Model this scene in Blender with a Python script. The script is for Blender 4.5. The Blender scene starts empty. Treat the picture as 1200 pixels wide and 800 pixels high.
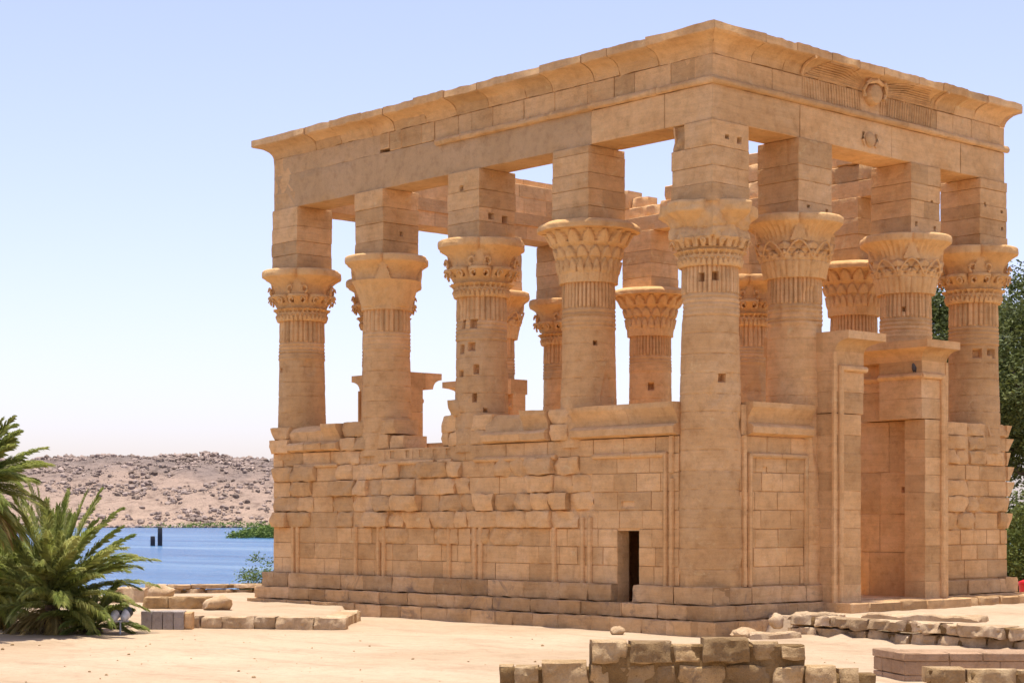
import bpy, bmesh, math, random
import numpy as np
from mathutils import Vector, Matrix, noise as mnoise

random.seed(7); np.random.seed(7)
R = math.radians
scene = bpy.context.scene
col = scene.collection

# ------------------------------------------------------------------ camera
AZ = 0.8279
CAM = (-36.314, -31.948, 2.9)
cam_d = bpy.data.cameras.new("camera")
cam = bpy.data.objects.new("camera", cam_d); col.objects.link(cam)
cam.location = CAM
cam.rotation_euler = (R(90), 0, AZ - R(90))
cam_d.sensor_width = 36; cam_d.lens = 2176 / 1200 * 36
cam_d.shift_y = 210 / 1200
cam_d.clip_start = .1; cam_d.clip_end = 20000
scene.camera = cam

# ------------------------------------------------------------------ light
SUN_EL, SUN_AZ = 88.9, AZ            # almost overhead, a touch behind the kiosk
world = bpy.data.worlds.new("World"); scene.world = world; world.use_nodes = True
nt = world.node_tree; nt.nodes.clear()
sky = nt.nodes.new("ShaderNodeTexSky"); sky.sky_type = 'NISHITA'; sky.sun_disc = False
sky.sun_elevation = R(SUN_EL); sky.sun_rotation = R(90) - SUN_AZ
sky.altitude = 100; sky.air_density = 1.0; sky.dust_density = 1.4; sky.ozone_density = 3.0
bg = nt.nodes.new("ShaderNodeBackground"); bg.inputs[1].default_value = .097
wo = nt.nodes.new("ShaderNodeOutputWorld")
hs = nt.nodes.new("ShaderNodeHueSaturation"); hs.inputs["Saturation"].default_value = .88
tn = nt.nodes.new("ShaderNodeMix"); tn.data_type = 'RGBA'; tn.blend_type = 'MULTIPLY'; tn.inputs[0].default_value = 1; tn.inputs[7].default_value = (1.09, .93, 1.02, 1)
nt.links.new(sky.outputs[0], hs.inputs["Color"]); nt.links.new(hs.outputs[0], tn.inputs[6])
nt.links.new(tn.outputs[2], bg.inputs[0]); nt.links.new(bg.outputs[0], wo.inputs[0])
sun_d = bpy.data.lights.new("sun", 'SUN'); sun_d.energy = 2.7; sun_d.angle = R(.5); sun_d.color = (1, .95, .87)
sun = bpy.data.objects.new("sun", sun_d); col.objects.link(sun)
sd = Vector((math.cos(R(SUN_EL)) * math.cos(SUN_AZ), math.cos(R(SUN_EL)) * math.sin(SUN_AZ), math.sin(R(SUN_EL))))
sun.rotation_euler = sd.to_track_quat('Z', 'Y').to_euler(); sun.location = (0, 0, 60)
vs = scene.view_settings
vs.view_transform = 'Standard'; vs.look = 'None'; vs.gamma = 1; vs.use_curve_mapping = False; vs.exposure = 1.27
scene.cycles.max_bounces = 8; scene.cycles.diffuse_bounces = 7; scene.cycles.transparent_max_bounces = 8

# ------------------------------------------------------------------ helpers
V2 = (math.cos(AZ), math.sin(AZ)); R2 = (math.sin(AZ), -math.cos(AZ))
def UW(u, w, z=0.0):
    """site survey frame: u metres to the right, w metres out from the visitor's spot"""
    return (CAM[0] + R2[0]*u + V2[0]*w, CAM[1] + R2[1]*u + V2[1]*w, z)
def ns(x, y, z=0.0, s=1.0): return mnoise.noise(Vector((x*s, y*s, z*s)))
def smooth(a, b, x):
    t = min(1, max(0, (x-a)/(b-a))); return t*t*(3-2*t)
def rnd(a, b): return random.uniform(a, b)

class MB:
    def __init__(s): s.v = []; s.f = []
    def add(s, vs, fs):
        o = len(s.v); s.v.extend(vs); s.f.extend([tuple(i+o for i in f) for f in fs])
    def build(s, name, mat, parent=None, angle=35, recalc=True, smooth_shade=True):
        me = bpy.data.meshes.new(name); me.from_pydata(s.v, [], s.f)
        if recalc:
            bm = bmesh.new(); bm.from_mesh(me)
            bmesh.ops.recalc_face_normals(bm, faces=bm.faces); bm.to_mesh(me); bm.free()
        if smooth_shade:
            me.polygons.foreach_set("use_smooth", [True]*len(me.polygons))
            me.set_sharp_from_angle(angle=R(angle))
        me.materials.append(mat); me.update()
        ob = bpy.data.objects.new(name, me); col.objects.link(ob)
        if parent: ob.parent = parent
        return ob
def tag(o, label=None, cat=None, group=None, kind=None):
    if label: o["label"] = label
    if cat: o["category"] = cat
    if group: o["group"] = group
    if kind: o["kind"] = kind
    return o
def empty(name, loc=(0, 0, 0), rz=0):
    o = bpy.data.objects.new(name, None); col.objects.link(o)
    o.location = loc; o.rotation_euler = (0, 0, rz); o.empty_display_size = .3
    return o

# ------------------------------------------------------------------ materials
def newmat(name):
    m = bpy.data.materials.new(name); m.use_nodes = True
    n = m.node_tree; b = n.nodes["Principled BSDF"]; return m, n, b
def N(n, t, **k):
    x = n.nodes.new(t)
    for a, c in k.items(): setattr(x, a, c)
    return x
def noise_node(n, pos, scale, detail=6, rough=.6, dist=0):
    t = N(n, "ShaderNodeTexNoise"); t.inputs["Scale"].default_value = scale; t.inputs["Detail"].default_value = detail
    t.inputs["Roughness"].default_value = rough; t.inputs["Distortion"].default_value = dist
    n.links.new(pos, t.inputs["Vector"]); return t.outputs["Fac"]
def ramp(n, fac, stops):
    r = N(n, "ShaderNodeValToRGB"); e = r.color_ramp.elements
    while len(e) < len(stops): e.new(.5)
    for i, (p, c) in enumerate(stops): e[i].position = p; e[i].color = (*c, 1) if len(c) == 3 else c
    n.links.new(fac, r.inputs[0]); return r.outputs[0]
def mix(n, fac, a, b, mode='MIX'):
    m = N(n, "ShaderNodeMix"); m.data_type = 'RGBA'; m.blend_type = mode
    for i, s in ((0, fac), (6, a), (7, b)):
        if isinstance(s, (int, float)): m.inputs[i].default_value = s
        elif isinstance(s, tuple): m.inputs[i].default_value = (*s, 1)
        else: n.links.new(s, m.inputs[i])
    return m.outputs[2]
def bump(n, b, h, strength, dist, prev=None):
    x = N(n, "ShaderNodeBump"); x.inputs["Strength"].default_value = strength; x.inputs["Distance"].default_value = dist
    n.links.new(h, x.inputs["Height"])
    if prev: n.links.new(prev, x.inputs["Normal"])
    n.links.new(x.outputs[0], b.inputs["Normal"]); return x.outputs[0]

def stone(name, lo, mid, hi, grain=1.0, island=.2, rough=.92, pits=.5, stain=None, bands=True):
    m, n, b = newmat(name); g = N(n, "ShaderNodeNewGeometry"); pos = g.outputs["Position"]
    big = noise_node(n, pos, .55*grain, 5, .6, .4)
    c = ramp(n, big, [(.3, lo), (.5, mid), (.72, hi)])
    med = noise_node(n, pos, 3.2*grain, 8, .7)
    c = mix(n, .55, c, ramp(n, med, [(.3, (.66, .58, .50)), (.5, (1, 1, 1)), (.7, (1.16, 1.15, 1.12))]), 'MULTIPLY')
    if bands:                                   # sedimentary bedding in the sandstone
        mp = N(n, "ShaderNodeMapping"); mp.inputs["Scale"].default_value = (.7, .7, 9)
        n.links.new(pos, mp.inputs["Vector"])
        bd = noise_node(n, mp.outputs[0], 1.2, 6, .65, .6)
        c = mix(n, .35, c, ramp(n, bd, [(.35, (.74, .7, .64)), (.55, (1, 1, 1)), (.75, (1.1, 1.08, 1.05))]), 'MULTIPLY')
    isl = ramp(n, g.outputs["Random Per Island"], [(0, (1-island, 1-island*1.06, 1-island*1.15)), (.5, (1, 1, 1)), (1, (1+island*.5, 1+island*.5, 1+island*.5))])
    c = mix(n, 1.0, c, isl, 'MULTIPLY')
    fine = noise_node(n, pos, 38, 4, .75)
    c = mix(n, .5, c, ramp(n, fine, [(.3, (.8, .78, .75)), (.5, (1, 1, 1)), (.72, (1.14, 1.13, 1.1))]), 'MULTIPLY')
    if stain:
        st = noise_node(n, pos, .9, 7, .7, 1.2)
        c = mix(n, ramp(n, st, [(.56, (0, 0, 0)), (.68, (.75, .75, .75))]), c, stain)
        sp = noise_node(n, pos, 1.7, 8, .75, .8)
        c = mix(n, ramp(n, sp, [(.60, (0, 0, 0)), (.70, (.5, .5, .5))]), c, tuple(min(.8, x*1.18+.03) for x in hi))
        st2 = noise_node(n, pos, .42, 8, .7, 1.6)
        c = mix(n, ramp(n, st2, [(.60, (0, 0, 0)), (.72, (.4, .4, .4))]), c, tuple(x*.7 for x in lo))
    n.links.new(c, b.inputs["Base Color"]); b.inputs["Roughness"].default_value = rough
    b.inputs["Specular IOR Level"].default_value = .15
    p = bump(n, b, noise_node(n, pos, 5, 9, .72), .8, .09)
    p = bump(n, b, noise_node(n, pos, 40, 3, .7), pits, .015, p)
    return m

M_STONE = stone("sandstone", (.665, .38, .155), (.75, .46, .205), (.80, .52, .26), stain=(.67, .395, .17))
M_CAP = stone("carved_sandstone", (.655, .378, .15), (.74, .452, .19), (.78, .505, .235), island=.05, pits=.4, bands=False)
M_PLAST = stone("repaired_sandstone", (.58, .365, .175), (.63, .405, .20), (.67, .435, .225), island=.04, pits=.6, bands=False)
M_BASE = stone("weathered_sandstone", (.54, .325, .145), (.65, .41, .195), (.73, .485, .26), island=.3, pits=.8, stain=(.25, .17, .115))
M_INNER = stone("dark_sandstone", (.22, .15, .10), (.3, .2, .13), (.36, .25, .16), island=.2)
M_RUB = stone("rubble_stone", (.38, .24, .105), (.51, .34, .165), (.62, .45, .25), grain=2.2, island=.4, pits=1.0, stain=(.17, .12, .08), bands=False)
M_MORT = stone("mud_mortar", (.22, .13, .05), (.27, .165, .065), (.32, .205, .09), grain=3, island=.05, pits=1, bands=False)
M_PALE = stone("pale_stone", (.45, .30, .16), (.57, .405, .235), (.68, .51, .325), grain=2, island=.3, pits=.9, bands=False)
M_BRICK = stone("dressed_stone", (.40, .25, .14), (.47, .305, .18), (.54, .365, .225), grain=2, island=.25, pits=.6)
M_GREY = stone("grey_concrete", (.30, .255, .215), (.37, .315, .27), (.42, .365, .315), grain=3, island=.15, pits=.6, bands=False)
M_ROCK = stone("granite_boulders", (.21, .16, .13), (.30, .23, .185), (.42, .325, .255), grain=.1, island=.4, bands=False)  # rock tones lightened, distance haze put into the colour

def simple(name, c, rough=.6, metal=0, var=.15, scale=8):
    m, n, b = newmat(name); g = N(n, "ShaderNodeNewGeometry")
    f = noise_node(n, g.outputs["Position"], scale, 5, .6)
    cc = mix(n, 1.0, c, ramp(n, f, [(.3, (1-var,)*3), (.7, (1+var,)*3)]), 'MULTIPLY')
    n.links.new(cc, b.inputs["Base Color"]); b.inputs["Roughness"].default_value = rough; b.inputs["Metallic"].default_value = metal
    return m
def leafmat(name, a, bcol, c, trans=.25):
    m, n, b = newmat(name); g = N(n, "ShaderNodeNewGeometry")
    f = noise_node(n, g.outputs["Position"], 1.1, 4, .6)
    cc = ramp(n, f, [(.3, a), (.5, bcol), (.7, c)])
    cc = mix(n, 1.0, cc, ramp(n, g.outputs["Random Per Island"], [(0, (.65, .68, .6)), (.5, (1, 1, 1)), (1, (1.4, 1.35, 1.15))]), 'MULTIPLY')
    n.links.new(cc, b.inputs["Base Color"]); b.inputs["Roughness"].default_value = .6; b.inputs["Specular IOR Level"].default_value = .2
    t = N(n, "ShaderNodeBsdfTranslucent"); n.links.new(cc, t.inputs[0])
    mx = N(n, "ShaderNodeMixShader"); mx.inputs[0].default_value = trans
    n.links.new(b.outputs[0], mx.inputs[1]); n.links.new(t.outputs[0], mx.inputs[2])
    n.links.new(mx.outputs[0], n.nodes["Material Output"].inputs["Surface"]); return m
M_PALM = leafmat("palm_leaf", (.15, .20, .045), (.28, .31, .085), (.42, .42, .16), .5)
M_DRY = leafmat("dry_palm_leaf", (.20, .13, .045), (.32, .23, .08), (.42, .33, .14))
M_TREE = leafmat("acacia_leaf", (.055, .072, .02), (.095, .115, .032), (.155, .17, .055))
M_BUSH = leafmat("bush_leaf", (.07, .095, .02), (.115, .14, .03), (.17, .19, .045))
M_SHRUB = leafmat("shrub_leaf", (.07, .12, .035), (.11, .17, .05), (.16, .22, .08))
M_ISLET = leafmat("reed_leaf", (.09, .14, .03), (.14, .2, .045), (.19, .25, .06))
M_BARK = simple("bark", (.10, .075, .055), .9, var=.4, scale=12)
M_TRUNK = simple("palm_trunk", (.12, .075, .045), .95, var=.45, scale=9)
M_BLACK = simple("black_metal", (.02, .02, .022), .5)
M_POST = simple("tarred_wood", (.03, .028, .03), .8)
M_LAMP = simple("lamp_housing", (.42, .43, .45), .45, var=.3)
M_BIRD = simple("pigeon_plumage", (.045, .042, .05), .6, var=.4, scale=30)
M_RED = simple("red_plastic", (.55, .015, .02), .35)

# sand
M_SAND, n, b = newmat("sand"); g = N(n, "ShaderNodeNewGeometry"); pos = g.outputs["Position"]
c = ramp(n, noise_node(n, pos, .16, 6, .6, .5), [(.3, (.37, .265, .16)), (.5, (.435, .32, .205)), (.7, (.49, .37, .245))])
c = mix(n, .6, c, ramp(n, noise_node(n, pos, 2.3, 8, .7), [(.3, (.82, .8, .77)), (.5, (1, 1, 1)), (.72, (1.07, 1.06, 1.05))]), 'MULTIPLY')
vor = N(n, "ShaderNodeTexVoronoi"); vor.inputs["Scale"].default_value = 5.5; n.links.new(pos, vor.inputs["Vector"])
tr = N(n, "ShaderNodeMapping"); tr.inputs["Rotation"].default_value = (0, 0, -AZ+.5); tr.inputs["Scale"].default_value = (1, .3, 1); n.links.new(pos, tr.inputs["Vector"])
c = mix(n, .75, c, ramp(n, noise_node(n, tr.outputs[0], .9, 7, .7, .8), [(.32, (.76, .73, .69)), (.48, (1, 1, 1)), (.7, (1.08, 1.07, 1.06))]), 'MULTIPLY')
fp = noise_node(n, pos, 7, 6, .8, .6)
c = mix(n, .8, c, ramp(n, fp, [(.30, (.72, .69, .65)), (.46, (1, 1, 1)), (.75, (1.06, 1.05, 1.04))]), 'MULTIPLY')
c = mix(n, .7, c, ramp(n, noise_node(n, pos, 42, 3, .8), [(.28, (.66, .63, .6)), (.45, (1, 1, 1))]), 'MULTIPLY')
c = mix(n, ramp(n, vor.outputs["Distance"], [(.06, (.7, .7, .7)), (.12, (0, 0, 0))]), c, (.36, .26, .17))
n.links.new(c, b.inputs["Base Color"]); b.inputs["Roughness"].default_value = .95; b.inputs["Specular IOR Level"].default_value = .1
p = bump(n, b, noise_node(n, pos, 2.0, 9, .7), .6, .1); bump(n, b, noise_node(n, pos, 18, 5, .7), .5, .03, p)
# far hill
M_HILL, n, b = newmat("hill_sand"); g = N(n, "ShaderNodeNewGeometry"); pos = g.outputs["Position"]
sx = N(n, "ShaderNodeSeparateXYZ"); n.links.new(pos, sx.inputs[0])
zz = N(n, "ShaderNodeMath", operation='MULTIPLY_ADD'); zz.inputs[1].default_value = 1/58; n.links.new(sx.outputs[2], zz.inputs[0])
zn = noise_node(n, pos, .022, 6, .6); zm = N(n, "ShaderNodeMath", operation='MULTIPLY_ADD'); zm.inputs[1].default_value = .7; zm.inputs[2].default_value = -.35
n.links.new(zn, zm.inputs[0]); n.links.new(zm.outputs[0], zz.inputs[2])
c = ramp(n, zz.outputs[0], [(.08, (.45, .325, .235)), (.5, (.39, .285, .215)), (.72, (.28, .215, .175)), (.95, (.24, .19, .16))])
c = mix(n, .8, c, ramp(n, noise_node(n, pos, .12, 8, .75), [(.34, (.4, .38, .38)), (.5, (1, 1, 1)), (.7, (1.15, 1.12, 1.1))]), 'MULTIPLY')
n.links.new(c, b.inputs["Base Color"]); b.inputs["Roughness"].default_value = .95; b.inputs["Specular IOR Level"].default_value = .05
bump(n, b, noise_node(n, pos, .15, 8, .75), 1, 4)
# water
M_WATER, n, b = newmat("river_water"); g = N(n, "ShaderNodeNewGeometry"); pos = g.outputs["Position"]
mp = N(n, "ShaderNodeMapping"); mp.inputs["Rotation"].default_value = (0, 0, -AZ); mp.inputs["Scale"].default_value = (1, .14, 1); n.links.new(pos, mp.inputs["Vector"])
c = ramp(n, noise_node(n, mp.outputs[0], .05, 9, .72), [(.36, (.010, .075, .19)), (.5, (.035, .135, .28)), (.66, (.15, .26, .36))])  # pale ripple reflections put into the colour as stretched bands
n.links.new(c, b.inputs["Base Color"]); b.inputs["Roughness"].default_value = .18; b.inputs["IOR"].default_value = 1.33
p = bump(n, b, noise_node(n, mp.outputs[0], .35, 7, .7), 1, 1.6); bump(n, b, noise_node(n, mp.outputs[0], 2.5, 4, .6), .8, .12, p)

# ------------------------------------------------------------------ stone builders
def TL(s, n_, z): return (-n_, s, z)              # long side facing -X
def TS(s, n_, z): return (s, -n_, z)              # short side facing -Y
XF, YF = 11.99, 17.828
def TLF(s, n_, z): return (XF + n_, s, z)         # far long side
def TSF(s, n_, z): return (s, YF + n_, z)         # far short side
def inv(T, w=0.0): return lambda s, n_, z: T(s, w - n_, z)

def block(mb, T, s0, s1, z0, z1, n0, n1, bev=.015, amp=.012, res=.2, dents=(), corner=0.0, belly=0.0):
    """one dressed or rough stone: gridded front with worn edges, sides running back to n0"""
    L, H = s1-s0, z1-z0
    if L < .02 or H < .02: return
    if any(d[0] < s1 and d[1] > s0 and d[2] < z1 and d[3] > z0 for d in dents): res = .045
    def axis(a, b_):
        k = max(1, int(round((b_-a-2*bev)/res))); return [a] + [a+bev+(b_-a-2*bev)*i/k for i in range(k+1)] + [b_]
    S, Z = axis(s0, s1), axis(z0, z1); ns_, nz = len(S), len(Z); seed = rnd(0, 100)
    cz = [[rnd(0, corner) for _ in range(2)] for _ in range(2)]
    vs = []
    for j, z in enumerate(Z):
        for i, s in enumerate(S):
            eds, edz = i in (0, ns_-1), j in (0, nz-1)
            q = mnoise.noise(Vector((s*2.1+seed, z*2.1, seed)))+.5*mnoise.noise(Vector((s*6+seed, z*6, seed)))+.35*mnoise.noise(Vector((s*15, z*15, seed)))
            n_ = n1 + amp*q
            if eds or edz: n_ -= bev*(1.6 if (eds and edz) else 1.0)
            fs, fz = (s-s0)/L, (z-z0)/H
            if belly: n_ += belly*(4*fs*(1-fs))**.5*(4*fz*(1-fz))**.5
            if corner:
                for a in (0, 1):
                    for c_ in (0, 1):
                        d = ((fs-a)*L)**2+((fz-c_)*H)**2
                        n_ -= cz[a][c_]*math.exp(-d/.03)
            for d in dents:
                if d[0] < s < d[1] and d[2] < z < d[3]: n_ -= d[4] if len(d) > 4 else .3
            ds = amp*.8*mnoise.noise(Vector((z*3+seed, s, 7))) if eds else 0
            dz = amp*.8*mnoise.noise(Vector((s*3+seed, z, 9))) if edz else 0
            vs.append(T(s+ds, n_, z+dz))
    fs_ = [(j*ns_+i, j*ns_+i+1, (j+1)*ns_+i+1, (j+1)*ns_+i) for j in range(nz-1) for i in range(ns_-1)]
    ring = [(i, 0) for i in range(ns_)] + [(ns_-1, j) for j in range(1, nz)] + [(i, nz-1) for i in range(ns_-2, -1, -1)] + [(0, j) for j in range(nz-2, 0, -1)]
    o = len(vs)
    for (i, j) in ring: vs.append(T(S[i], n0, Z[j]))
    k = len(ring)
    for q in range(k):
        a, b_ = ring[q], ring[(q+1) % k]
        fs_.append((a[1]*ns_+a[0], o+q, o+(q+1) % k, b_[1]*ns_+b_[0]))
    fs_.append(tuple(range(o, o+k)))
    mb.add(vs, fs_)

def splits(s0, s1, avg, first=None):
    out = [s0]; s = s0 + (first if first else rnd(.5, 1)*avg)
    while s < s1 - avg*.35: out.append(s); s += rnd(.65, 1.4)*avg
    out.append(s1); return out
def ashlar(mb, T, s0, s1, zs, n0, n1, avg=1.1, gap=.014, holes=(), dents=(), rough=None, bev=.014, amp=.012, res=.25):
    """coursed masonry; rough(s, z) -> boss height or 0"""
    for a, b_ in zip(zs, zs[1:]):
        cut = [(s0, s1)]
        for h in holes:
            if h[2] < b_-.02 and h[3] > a+.02:
                nc = []
                for (p, q) in cut:
                    if h[1] <= p or h[0] >= q: nc.append((p, q)); continue
                    if h[0] > p: nc.append((p, h[0]))
                    if h[1] < q: nc.append((h[1], q))
                cut = nc
        for (p, q) in cut:
            sp = splits(p, q, avg)
            for c_, d in zip(sp, sp[1:]):
                rg = rough((c_+d)/2, (a+b_)/2) if rough else 0
                gg = gap/2
                if rg:
                    block(mb, T, c_+gg*1.5, d-gg*1.5, a+gg+rnd(0, .03), b_-gg, n0, n1+rg*rnd(.35, 1), bev=.018, amp=.06, res=.09, dents=dents, corner=.18, belly=0)
                else:
                    block(mb, T, c_+gg, d-gg, a+gg, b_-gg, n0, n1+rnd(-.008, .008), bev=bev, amp=amp, res=res, dents=dents)
def box(mb, T, s0, s1, z0, z1, n0, n1):
    vs = [T(s, n_, z) for z in (z0, z1) for n_ in (n0, n1) for s in (s0, s1)]
    mb.add(vs, [(0, 1, 3, 2), (4, 5, 7, 6), (0, 1, 5, 4), (2, 3, 7, 6), (0, 2, 6, 4), (1, 3, 7, 5)])

def sweep(mb, T, s0, s1, prof, c0=0, c1=0, wear=.01, step=.22, lift=0.0):
    """extrude closed profile [(d, z)] along s; c0/c1 = +1 mitre outwards at that end, -1 inwards; d measured outwards"""
    k = max(1, int((s1-s0)/step)); m = len(prof); vs = []; seed = rnd(0, 100)
    for i in range(k+1):
        t = i/k
        for j, (d, z) in enumerate(prof):
            a, b_ = s0 - c0*d, s1 + c1*d
            w = wear*(mnoise.noise(Vector(((s0+t*(s1-s0))*1.7+seed, j*.9, seed)))+.6*mnoise.noise(Vector(((s0+t*(s1-s0))*5+seed, j*2.1, 3))))
            vs.append(T(a+(b_-a)*t, d+w, z+w*.8+lift))
    fs = []
    for i in range(k):
        for j in range(m):
            jj = (j+1) % m; fs.append((i*m+j, i*m+jj, (i+1)*m+jj, (i+1)*m+j))
    fs += [tuple(range(m)), tuple(range(k*m, k*m+m))]
    mb.add(vs, fs)
def circ_prof(d, z, r, k=10): return [(d+r*math.cos(2*math.pi*i/k), z+r*math.sin(2*math.pi*i/k)) for i in range(k)]
def tube(mb, pts, rads, k=8, cap=True):
    vs, fs = [], []; up = Vector((0, 0, 1))
    P = [Vector(p) for p in pts]
    for i, p in enumerate(P):
        d = (P[min(i+1, len(P)-1)]-P[max(i-1, 0)]).normalized()
        a = d.cross(up); a = a.normalized() if a.length > 1e-3 else Vector((1, 0, 0)); b_ = d.cross(a)
        for j in range(k):
            t = 2*math.pi*j/k; vs.append(tuple(p+(a*math.cos(t)+b_*math.sin(t))*rads[i]))
    for i in range(len(P)-1):
        for j in range(k): fs.append((i*k+j, i*k+(j+1) % k, (i+1)*k+(j+1) % k, (i+1)*k+j))
    if cap: fs += [tuple(range(k)), tuple(range((len(P)-1)*k, len(P)*k))]
    mb.add(vs, fs)
def revolve(mb, c, Z, rf, nth=96):
    vs = []; k = len(Z)
    for i, z in enumerate(Z):
        for j in range(nth):
            t = 2*math.pi*j/nth; r = rf(t, z, i); vs.append((c[0]+r*math.cos(t), c[1]+r*math.sin(t), c[2]+z))
    fs = [(i*nth+j, i*nth+(j+1) % nth, (i+1)*nth+(j+1) % nth, (i+1)*nth+j) for i in range(k-1) for j in range(nth)]
    fs += [tuple(range(nth)), tuple(range((k-1)*nth, k*nth))]
    mb.add(vs, fs)

# ------------------------------------------------------------------ kiosk
KY = [0, 4.457, 8.914, 13.371, 17.828]; KX = [0, 3.456, 8.533, 11.99]
HP = .713; Z_CAP0, Z_CAP1, Z_PIER = 9.42, 11.08, 13.1
kiosk = tag(empty("stone_kiosk"), "large roofless ancient sandstone kiosk with flower capitals, screen walls and a deep cavetto cornice", "temple")

# shafts
def shaft_r(z):
    if z < 6: return .86-(z-1)/5*.075
    return .785-(z-6)/3.45*.085
def angd(a, b_): return abs((a-b_+math.pi) % (2*math.pi)-math.pi)
def make_shaft(holes=(), seed=0, nfl=28, zb=.95):
    mb = MB(); Z = list(np.arange(zb, 8.1, .075))+list(np.arange(8.1, 9.46, .03)); joints = []
    z = 1.2
    rs = random.Random(seed)
    while z < 8.0: z += rs.uniform(.44, .56); joints.append(z)
    Z = sorted(Z+[j+d for j in joints if j > zb+.1 for d in (-.022, -.008, .008, .022)])
    def rf(t, z, i):
        r = shaft_r(z)
        k = sum(1 for j in joints if j < z)
        r += .008*math.sin(k*12.9898+seed*3.1)
        for j in joints:
            if abs(z-j) < .02: r -= .011+.02*mnoise.noise(Vector((math.cos(t)*4, math.sin(t)*4, j*9)))
        if 8.15 < z < 8.72: r += .026*abs(math.sin((z-8.15)/.57*math.pi*5))+.004
        if z >= 8.75: r += .03-.055*max(0, 1-abs(((t*nfl/(2*math.pi)) % 1)-.5)/.24)
        x, y = math.cos(t), math.sin(t)
        r += .012*mnoise.noise(Vector((x*2+seed, y*2, z*1.6)))+.007*mnoise.noise(Vector((x*7+seed, y*7, z*7)))
        pit = mnoise.noise(Vector((x*1.5-seed, y*1.5, z*.9+5)))
        if pit > .42: r -= .05*min(1, (pit-.42)*8)
        for (ha, hz, hw, hh) in holes:
            if angd(t, ha)*r < hw/2 and abs(z-hz) < hh/2: r -= .22
        return r
    revolve(mb, (0, 0, 0), Z, rf, nfl*6)
    return mb
# capitals: heights 0..H above the necking
CH = Z_CAP1-Z_CAP0
def lob(t, n_, ph=0.0, p=.55):
    u = ((t-ph)*n_/(2*math.pi)+.5) % 1.0*2-1
    return max(0.0, 1-abs(u)**2.0)**p, u
def leafrow(t, z, n_, z0, z1, ph=0.0, raise_=.035):
    if z < z0 or z > z1: return 0
    tau = (z-z0)/(z1-z0); u = ((t-ph)*n_/(2*math.pi)+.5) % 1.0*2-1
    w = (1-tau**2.7)*.94
    if abs(u) < w:
        e = min(1, (w-abs(u))*4)
        return raise_*1.45*(.5+.5*tau)*e+(.02 if abs(u) < .09 else 0)
    return -raise_*1.3
def lipped(z, z0, z1, r0, r1, pw=2.2):
    """flare from r0 to r1 with a rounded lip"""
    t = (z-z0)/(z1-z0)
    if t < .78: return r0+(r1-r0)*(t/.78)**pw
    return r1-(r1-r0)*.10*((t-.78)/.22)**2
def top_lobes(t, z, z0, core, R1, notch, ribs=0, n_=4, bud=True):
    l, u = lob(t, n_, 0, .5)
    f = (z-z0)/(CH-z0); notch += .16*smooth(.55, .8, f)
    if f < .70: fl = (f/.70)**2.5
    elif f < .93: fl = 1+.015*math.sin((f-.70)/.23*math.pi)
    else: fl = 1-.12*((f-.93)/.07)**2
    r = core+(notch-core)*min(1, fl)*(1-l)*1.0+(R1-core)*fl*l
    if ribs and f < .68: r += .03*math.sin(t*ribs)*l*min(1, f*3)
    if bud and l < .75 and f < .72:
        w = .26*(1-f/.72)
        d = 1-abs(u)
        if d < w+.06: r = max(r, core+.10+.06*f)
    return r
def erode(t, z, s, a=.02):
    x, y = math.cos(t), math.sin(t)
    return a*mnoise.noise(Vector((x*3+s, y*3, z*3)))+a*.6*mnoise.noise(Vector((x*9+s, y*9, z*9)))
def capA(t, z, s=1):       # tiers of curled umbels under four great lobes
    if z < .22: r = .80+.05*z/.22+leafrow(t, z, 36, .02, .21, 0, .025)
    elif z < .42: l, u = lob(t, 16); r = lipped(z, .22, .42, .82, .83+.13*l)-.11*smooth(.05, .0, abs(math.hypot((abs(u)-.45)*.16, z-.34)-.03)) if True else 0
    elif z < .86:
        l, u = lob(t, 8); r = lipped(z, .42, .86, .80, .86+.27*l, 1.7)
        r -= .2*smooth(.07, .02, math.hypot((abs(u)-.5)*.36, (z-.66)*.8))
    else: r = top_lobes(t, z, .86, .88, 1.36, .98)
    return r+erode(t, z, s)
def capB(t, z, s=2):       # plain unfinished bell below the lobes
    if z < .1: r = .79
    elif z < .92: r = .78+(z-.1)/.82*.2+.12*((z-.1)/.82)**3+.05*(abs(math.cos(2*t))**3)
    else: r = top_lobes(t, z, .92, .98, 1.36, 1.0, bud=True)
    return r+erode(t, z, s, .014)
def capC(t, z, s=3):       # papyrus bell with pointed leaves
    b_ = .80+.16*(z/CH)+.46*(z/CH)**3.2
    if z > CH-.26: b_ = 1.37-.16*max(0, (z-(CH-.14))/.14)**2
    if z < .40: b_ += .018*abs(math.sin(t*24))
    b_ += leafrow(t, z, 24, .28, .66, 0, .03)+leafrow(t, z, 16, .62, .98, math.pi/16, .035)
    if .98 < z < 1.42: b_ += leafrow(t, z, 16, .98, 1.42, 0, .05)
    if .98 < z < 1.04: b_ -= .04
    if z > CH-.3: b_ += .05*abs(math.cos(t*4))
    return b_+erode(t, z, s, .02)
def capD(t, z, s=4):       # lily petals with ribbed lobes
    if z < .46: r = .80+.10*(z/.46)+.04*abs(math.sin(t*16))**.7
    elif z < .94: r = .90+.10*((z-.46)/.48)+leafrow(t, z, 16, .46, .72, 0, .04)+leafrow(t, z, 8, .6, .94, math.pi/8, .05)
    else: r = top_lobes(t, z, .94, .95, 1.36, 1.02, ribs=44)
    if .44 < z < .47: r -= .02
    return r+erode(t, z, s, .012)
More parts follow.
